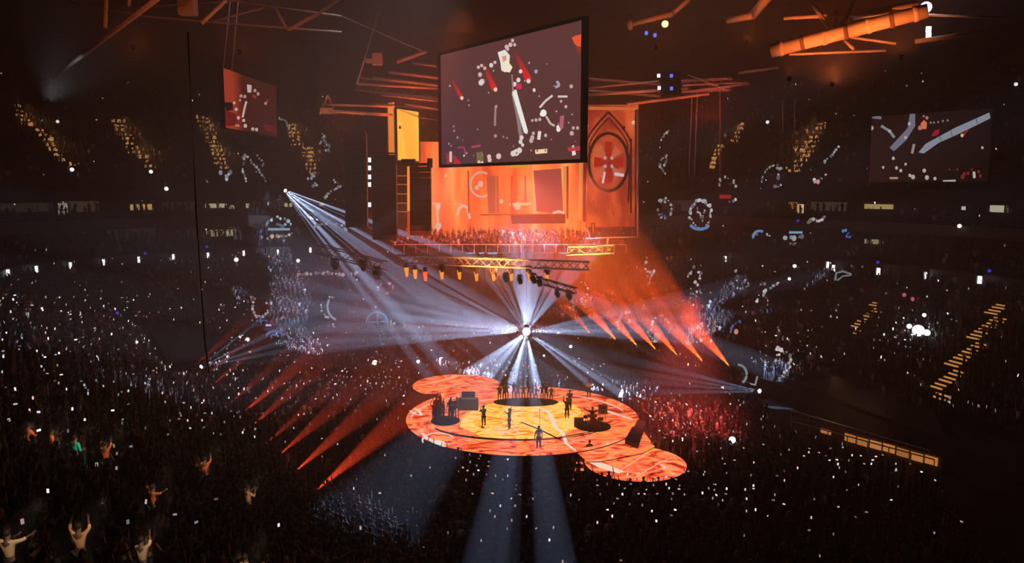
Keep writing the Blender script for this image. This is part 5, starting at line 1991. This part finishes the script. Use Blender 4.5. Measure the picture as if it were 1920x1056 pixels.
symbol('white round symbol with a blue base, right of the arched banner', [(arc(1314, 402, 20, 26, 20, 200, 16), 6, (.75, .75, .78), 'b'), (arc(1314, 402, 18, 26, 200, 380, 14), 4, Wp, 'b'), ([(1308, 390), (1316, 412), (1322, 392)], 4, Wp, 'b'), (arc(1312, 420, 17, 10, 190, 350, 8), 6, (.2, .4, .85), 't')], 92)
symbol('smaller white round symbol left of the blue-based one', [(arc(1246, 392, 14, 18, 0, 360, 20), 5, (.6, .6, .62), 'b'), ([(1236, 380), (1250, 376)], 8, (.8, .8, .8), 'b'), ([(1240, 400), (1254, 410)], 4, (.15, .12, .4), 'b')], 92)
symbol('beaded arch with a red foot in the right upper tier', [(arc(1363, 350, 16, 18, 0, 180, 14), 5, (.5, .5, .52), 'b'), ([(1350, 369), (1370, 369)], 8, (.6, .02, .04), 't'), ([(1366, 378), (1380, 374)], 5, (.7, .7, .7), 'b')], 92)
symbol('large grey arc around a small mark in the right upper tier', [(arc(1462, 352, 36, 44, 95, 185, 14), 4, (.42, .44, .46), 'b'), ([(1456, 316), (1476, 314)], 5, (.5, .52, .5), 'b'), ([(1462, 326), (1454, 344)], 7, (.5, .55, .65), 'b'), ([(1450, 352), (1466, 346)], 5, (.5, .5, .5), 'b')], 90)
symbol('slanting beaded hook in the right upper tier with a pink end', [([(1574, 272), (1560, 292), (1542, 306)], 5, (.5, .5, .52), 'b'), ([(1522, 342), (1538, 338), (1552, 326)], 6, (.75, .35, .42), 'b')], 86)
symbol('tall beaded scribble just right of the arched banner', [([(1238, 300), (1250, 290), (1248, 310), (1234, 308), (1244, 322), (1250, 330)], 4, (.45, .42, .42), 'b'), ([(1238, 262), (1256, 240)], 5, (.7, .55, .4), 'b')], 96)
symbol('blue and white cap symbol in the right middle tier', [(arc(1424, 445, 12, 12, 60, 190, 10), 5, (.2, .45, .85), 't'), ([(1418, 440), (1416, 450)], 6, (.6, .65, .7), 'b'), ([(1436, 438), (1446, 442)], 4, (.5, .5, .5), 'b')], 88)
symbol('pale blue bowl-shaped symbol in the right middle tier', [([(1480, 436), (1504, 436)], 5, (.3, .6, .9), 't'), ([(1472, 447), (1508, 446)], 8, (.6, .65, .68), 'b'), ([(1480, 458), (1500, 457)], 6, (.4, .4, .4), 'b')], 86)
symbol('small blue glyph in the right middle tier', [([(1580, 432), (1590, 434), (1586, 446), (1598, 442)], 5, (.1, .25, .75), 'b')], 84)
symbol('white beaded curve in the right tier above the cap symbols', [([(1518, 420), (1524, 408), (1534, 416), (1544, 410), (1554, 396)], 6, (.75, .68, .68), 'b')], 88)
symbol('white hook symbol at the far right floor edge', [([(1782, 752), (1776, 764), (1774, 778), (1786, 794)], 5, (.5, .52, .58), 't'), ([(1780, 746), (1778, 764)], 8, (.8, .8, .8), 'b')], 62)
symbol('white beaded crescent at the far right floor edge', [(arc(1852, 774, 20, 16, 190, 300, 10), 6, (.5, .52, .6), 't'), ([(1834, 768), (1850, 764), (1868, 764), (1894, 766), (1900, 780)], 8, (.75, .75, .75), 'b')], 60)
symbol('pale arc on the dark floor right of the last orange lamp', [(arc(1384, 702, 16, 18, -60, 90, 10), 5, (.32, .38, .4), 't'), ([(1400, 718), (1416, 722), (1420, 706)], 4, (.4, .42, .4), 't'), ([(1466, 704), (1474, 712), (1490, 712)], 5, (.45, .48, .48), 't')], 76)
symbol('pink beaded squiggle in the right stand beside the orange haze', [([(1458, 614), (1468, 634), (1478, 640), (1488, 632)], 6, (.85, .45, .5), 'b'), ([(1368, 622), (1380, 606), (1392, 602)], 5, (.15, .25, .6), 'b'), ([(1378, 620), (1388, 630)], 8, (.8, .3, .3), 'b')])
symbol('chain of white beads right of the orange haze, near the floor', [([(1452, 680), (1462, 662), (1456, 650), (1484, 668), (1480, 690), (1468, 700)], 6, (.85, .75, .75), 'b')])
symbol('pair of pink marks high in the right stand', [([(1692, 552), (1698, 556)], 7, (.8, .2, .25), 'b'), ([(1706, 556), (1712, 562)], 7, (.75, .2, .25), 'b')])
symbol('grey slanting chain of beads below the small hanging screen', [([(456, 286), (474, 306), (500, 340)], 5, (.4, .38, .42), 'b'), ([(458, 290), (454, 320), (462, 342)], 5, (.5, .5, .5), 'b'), ([(482, 290), (494, 306), (490, 312)], 4, (.35, .25, .3), 'b')], 104)
symbol('thin beaded curve right of the small hanging screen', [([(522, 222), (534, 226), (544, 242)], 4, (.35, .34, .36), 'b')], 108)
symbol('knot of bluish beads at the foot of the third glowing aisle', [([(412, 322), (424, 330), (436, 322), (420, 338)], 7, (.65, .72, .85), 'b'), ([(386, 338), (398, 344)], 4, (.6, .3, .35), 'b')], 106)
symbol('knot of bluish beads at the foot of the fourth glowing aisle', [([(576, 336), (590, 330), (594, 346), (580, 350)], 6, (.5, .55, .68), 'b')], 106)
symbol('cluster of grey beads above the white beams', [([(600, 270), (612, 256), (608, 280), (618, 284), (604, 250)], 5, (.42, .42, .44), 'b'), ([(626, 336), (640, 350), (618, 360), (608, 372)], 5, (.42, .44, .5), 'b')], 104)
symbol('beaded white rim in the beam lit truss area', [([(590, 424), (612, 420), (640, 422), (652, 436)], 5, (.6, .65, .75), 'b')], 92)
for px, py in ((120, 419), (272, 475), (388, 463), (378, 413), (220, 587), (1358, 412), (1496, 414), (1646, 492), (1882, 432), (1855, 508), (256, 421)):
    i = near_cand(px, py)
    s = MB()
    s.box((0, 0, 0), (.3, .08, .3))
    o = s.build('indicator_light', glow('blue_spot', (.06, .06, .9), 1.2))
    o.location = P(px, py, cands[i][1] - 1)
    tag(o, 'tiny deep blue light among the spectators %s' % ('at the left' if px < 900 else 'at the right'), 'light', 'tiny blue lights ' + ('left' if px < 900 else 'right'))

# ------------------------------------------------------------------ right floor edge: barrier, its lit face put in as a glowing strip
pa, pb = G(1480, 808, 0), G(1762, 890, 0)
root = empty('barrier', pa, 'long low barrier wall with an orange-lit strip along the right floor edge', 'barrier')
d = (pb - pa).normalized()
nn = Vector((-d.y, d.x, 0))
m3 = Matrix((d, nn, Vector((0, 0, 1)))).transposed()
m = MB()
L = (pb - pa).length
m.box(pa + d * L / 2 + Vector((0, 0, .6)) + nn * .4, (L, .15, 1.2), m3)
world_build(m, 'wall_panel', plain('tan_panel', (.35, .22, .12), .8, var=.3), root)
for i in range(9):
    if i in (1,):
        continue
    a0, a1 = .22 + i * .085, .22 + (i + 1) * .085 - .012
    m = MB()
    m.box(pa + d * L * (a0 + a1) / 2 + Vector((0, 0, .75 + R.uniform(-.04, .04))) + nn * .3, (L * (a1 - a0), .05, .62 if i else .35), m3)
    world_build(m, 'glow_strip', glow('barrier_glow', (1, .36, .1), R.uniform(.5, .8)), root)
for k, (x0, y0, x1, y1, z, lab) in enumerate([(1484, 770, 1742, 845, 1.4, 'upper rail above the right barrier'), (1484, 790, 1752, 862, 1.0, 'lower rail above the right barrier')]):
    a, b = G(x0, y0, z), G(x1, y1, z)
    root = empty('handrail', a, lab, 'rail', 'rails at the right floor edge')
    m = MB()
    m.tube([a, b], .05, 6)
    world_build(m, 'bar', M['steel'], root)
    for i in range(8):
        p = a.lerp(b, i / 7)
        m = MB()
        m.tube([p, Vector((p.x, p.y, 0))], .04, 6)
        world_build(m, 'post', M['steel'], root)
uplight(1560, 700, 62, (1600, 800, 64), 80, 900, (1, .5, .25), 'added black lamp over the right walkway')
# covered seats: dark covers
for (px, lab) in (([(1475, 772), (1600, 720), (1745, 775), (1760, 858)], 'dark cover over empty seats above the right barrier'), ([(270, 612), (345, 606), (402, 628), (375, 688), (318, 690)], 'navy cover over the empty corner of the left stand')):
    pts = []
    for x, y in px:
        pts.append(row_near(x, y, ('low',))[1] + Vector((0, 0, .75)))
    m = MB()
    m.poly(pts)
    m.poly([p - Vector((0, 0, .15)) for p in pts][::-1])
    for i in range(len(pts)):
        a, b = pts[i], pts[(i + 1) % len(pts)]
        m.poly([a, b, b - Vector((0, 0, .15)), a - Vector((0, 0, .15))])
    tag(m.build('seat_cover', M['bluecover'] if 'navy' in lab else M['cloth']), lab, 'cover')

# ------------------------------------------------------------------ on the stage
def G3(px, py):
    p = G(px, py, 1.34)
    return p


person(G3(1063, 785), math.pi, 'one arm raised', 'black', 'performer in black with one arm up, on the round stage left of the drum kit')
person(G3(1068, 768), math.pi - .4, 'hands held up in front of the face', 'charcoal', 'performer in charcoal behind the one in black on the round stage')
person(G3(907, 800), .5, 'hands held up in front of the face', 'black', 'slim dark performer at the left centre of the round stage')
person(G3(955, 806), 1.2, 'both arms spread wide', 'navy', 'performer in navy at the middle of the round stage')
person(G3(1010, 842), .2, 'arms down', 'white', 'person in a white top at the front rim of the round stage')
person(G(1105, 868, .0) + Vector((0, 0, 0)), .2, 'arms down', 'charcoal', 'dark figure beside the steps between the two stages')
person(G3(1104, 745), math.pi, 'arms down', 'white', 'person in a white top at the rear right of the round stage')

# drum kit
dk = empty('drum_kit', G3(1112, 800), 'dark drum kit with cymbals at the right side of the round stage', 'drum kit')


def cyl(c, r, h, axis, n=20):
    m = MB()
    a = Vector(axis).normalized()
    m.tube([Vector(c) - a * h / 2, Vector(c) + a * h / 2], r, n)
    return m


cyl((0, 0, .03), 1.45, .06, (0, 0, 1), 32).build('riser_mat', M['drape'], dk)
cyl((0, -.3, .42), .36, .45, (0, 1, 0)).build('bass_drum', M['shell'], dk, True)
for x, y, z, r in ((-.3, -.15, .95, .17), (.1, -.2, .97, .18), (.62, .1, .6, .24), (-.62, .25, .75, .18)):
    o = cyl((x, y, z), r, .25, (0, .2, 1)).build('drum', M['shell'], dk, True)
    cyl((x, y + .02, z + .13), r * .98, .01, (0, .2, 1)).build('drum_skin', cloth_m['white'], o)
for x, y, z in ((-.95, -.1, 1.35), (-.5, -.45, 1.5), (.5, -.45, 1.5), (1.0, 0, 1.4)):
    o = cyl((x, y, z / 2), .02, z, (0, 0, 1), 6).build('cymbal_stand', M['steel'], dk)
    cyl((x, y, z), .27, .02, (0, .25, 1)).build('cymbal', M['cymbal'], o)
person(dk.location + Vector((0, .55, -.3)), math.pi, 'both arms spread wide', 'dark red', 'drummer in dark red seated behind the drum kit')
for i, (x, y) in enumerate(((1085, 800), (1130, 775))):
    m = MB()
    g = G3(x, y)
    m.box((0, 0, .35), (.75, .55, .7))
    m.box((0, -.3, .38), (.6, .05, .5))
    o = m.build('monitor_speaker', M['casing'])
    o.location = g
    tag(o, 'black monitor speaker box on the round stage, %s' % ('in front of the drum kit' if i == 0 else 'behind the drum kit'), 'speaker')
# keyboard desk left
kd = empty('keyboard_desk', G3(878, 768), 'dark keyboard desk beside the left ring on the round stage', 'keyboard')
m = MB()
m.box((0, 0, .5), (1.8, .7, 1.0))
m.build('desk', M['casing'], kd)
m = MB()
m.box((0, -.1, 1.06), (1.5, .35, .1))
m.build('keys', cloth_m['white'], kd)
m = MB()
m.box((0, .3, 1.3), (1.2, .1, .5))
m.build('rack', M['casing'], kd)
for n, (x, y, lab) in enumerate(((905, 802, 'slim black microphone stand at the left centre of the round stage'), (1012, 806, 'black microphone stand in the middle of the round stage'))):
    g = G3(x, y)
    ms = empty('microphone_stand', g, lab, 'microphone stand')
    cyl((0, 0, .02), .16, .03, (0, 0, 1)).build('base', M['casing'], ms)
    cyl((0, 0, .8), .018, 1.55, (0, 0, 1), 6).build('pole', M['casing'], ms)
    m = MB()
    m.tube([(0, 0, 1.55), (0, .18, 1.62)], [.02, .035], 8)
    m.build('microphone', M['casing'], ms)
# grey ramp/camera desk at the stage right rim
a = G(1190, 810, .0)
m = MB()
for pts in ([(1172, 824), (1196, 834), (1206, 806), (1186, 800)], [(1186, 806), (1204, 808), (1211, 792), (1196, 786)]):
    g0 = [G(x, y, 1.55) for x, y in pts]
    m.poly(g0)
    for i in range(4):
        p, q = g0[i], g0[(i + 1) % 4]
        m.poly([p, q, Vector((q.x, q.y, 0)), Vector((p.x, p.y, 0))])
tag(m.build('camera_ramp', M['cloth']), 'dark grey stepped ramp at the right rim of the round stage', 'ramp')
m = MB()
g0 = [G(x, y, 1.25) for x, y in [(757, 762), (770, 740), (825, 738), (805, 758), (780, 768)]]
m.poly(g0)
for i in range(5):
    p, q = g0[i], g0[(i + 1) % 5]
    m.poly([p, q, Vector((q.x, q.y, 0)), Vector((p.x, p.y, 0))])
tag(m.build('equipment_platform', M['drape']), 'low black equipment platform left of the round stage', 'platform')
m = MB()
g = G(755, 820, 0)
m.tube([g, g + Vector((0, 0, .9)), g + Vector((0, 0, 1.3))], [.28, .32, .05], 10)
tag(m.build('flame_unit', M['red_tone']), 'small orange-red cone at the left rim of the round stage', 'cone')
pts = [row_near(x, y, ('low',))[1] + Vector((0, 0, .9)) for x, y in ((275, 520), (335, 575), (375, 604), (440, 622), (505, 632))]
root = empty('handrail', pts[0], 'pale handrail running down the far left stand above the dark corner', 'rail')
for a, b in zip(pts[:-1], pts[1:]):
    m = MB()
    m.tube([a, b], .14, 6)
    world_build(m, 'bar', M['steel'], root)
    m = MB()
    m.tube([a, a - Vector((0, 0, .9))], .06, 6)
    world_build(m, 'post', M['steel'], root)
# mixing mast behind the stage
pipe('follow_mast', [G(828, 708, 0), G(828, 708, 0) + Vector((0, 0, 2.2))], .22, 'pale upright post at the back of the rear deck', None, M['steel'], cat='post')
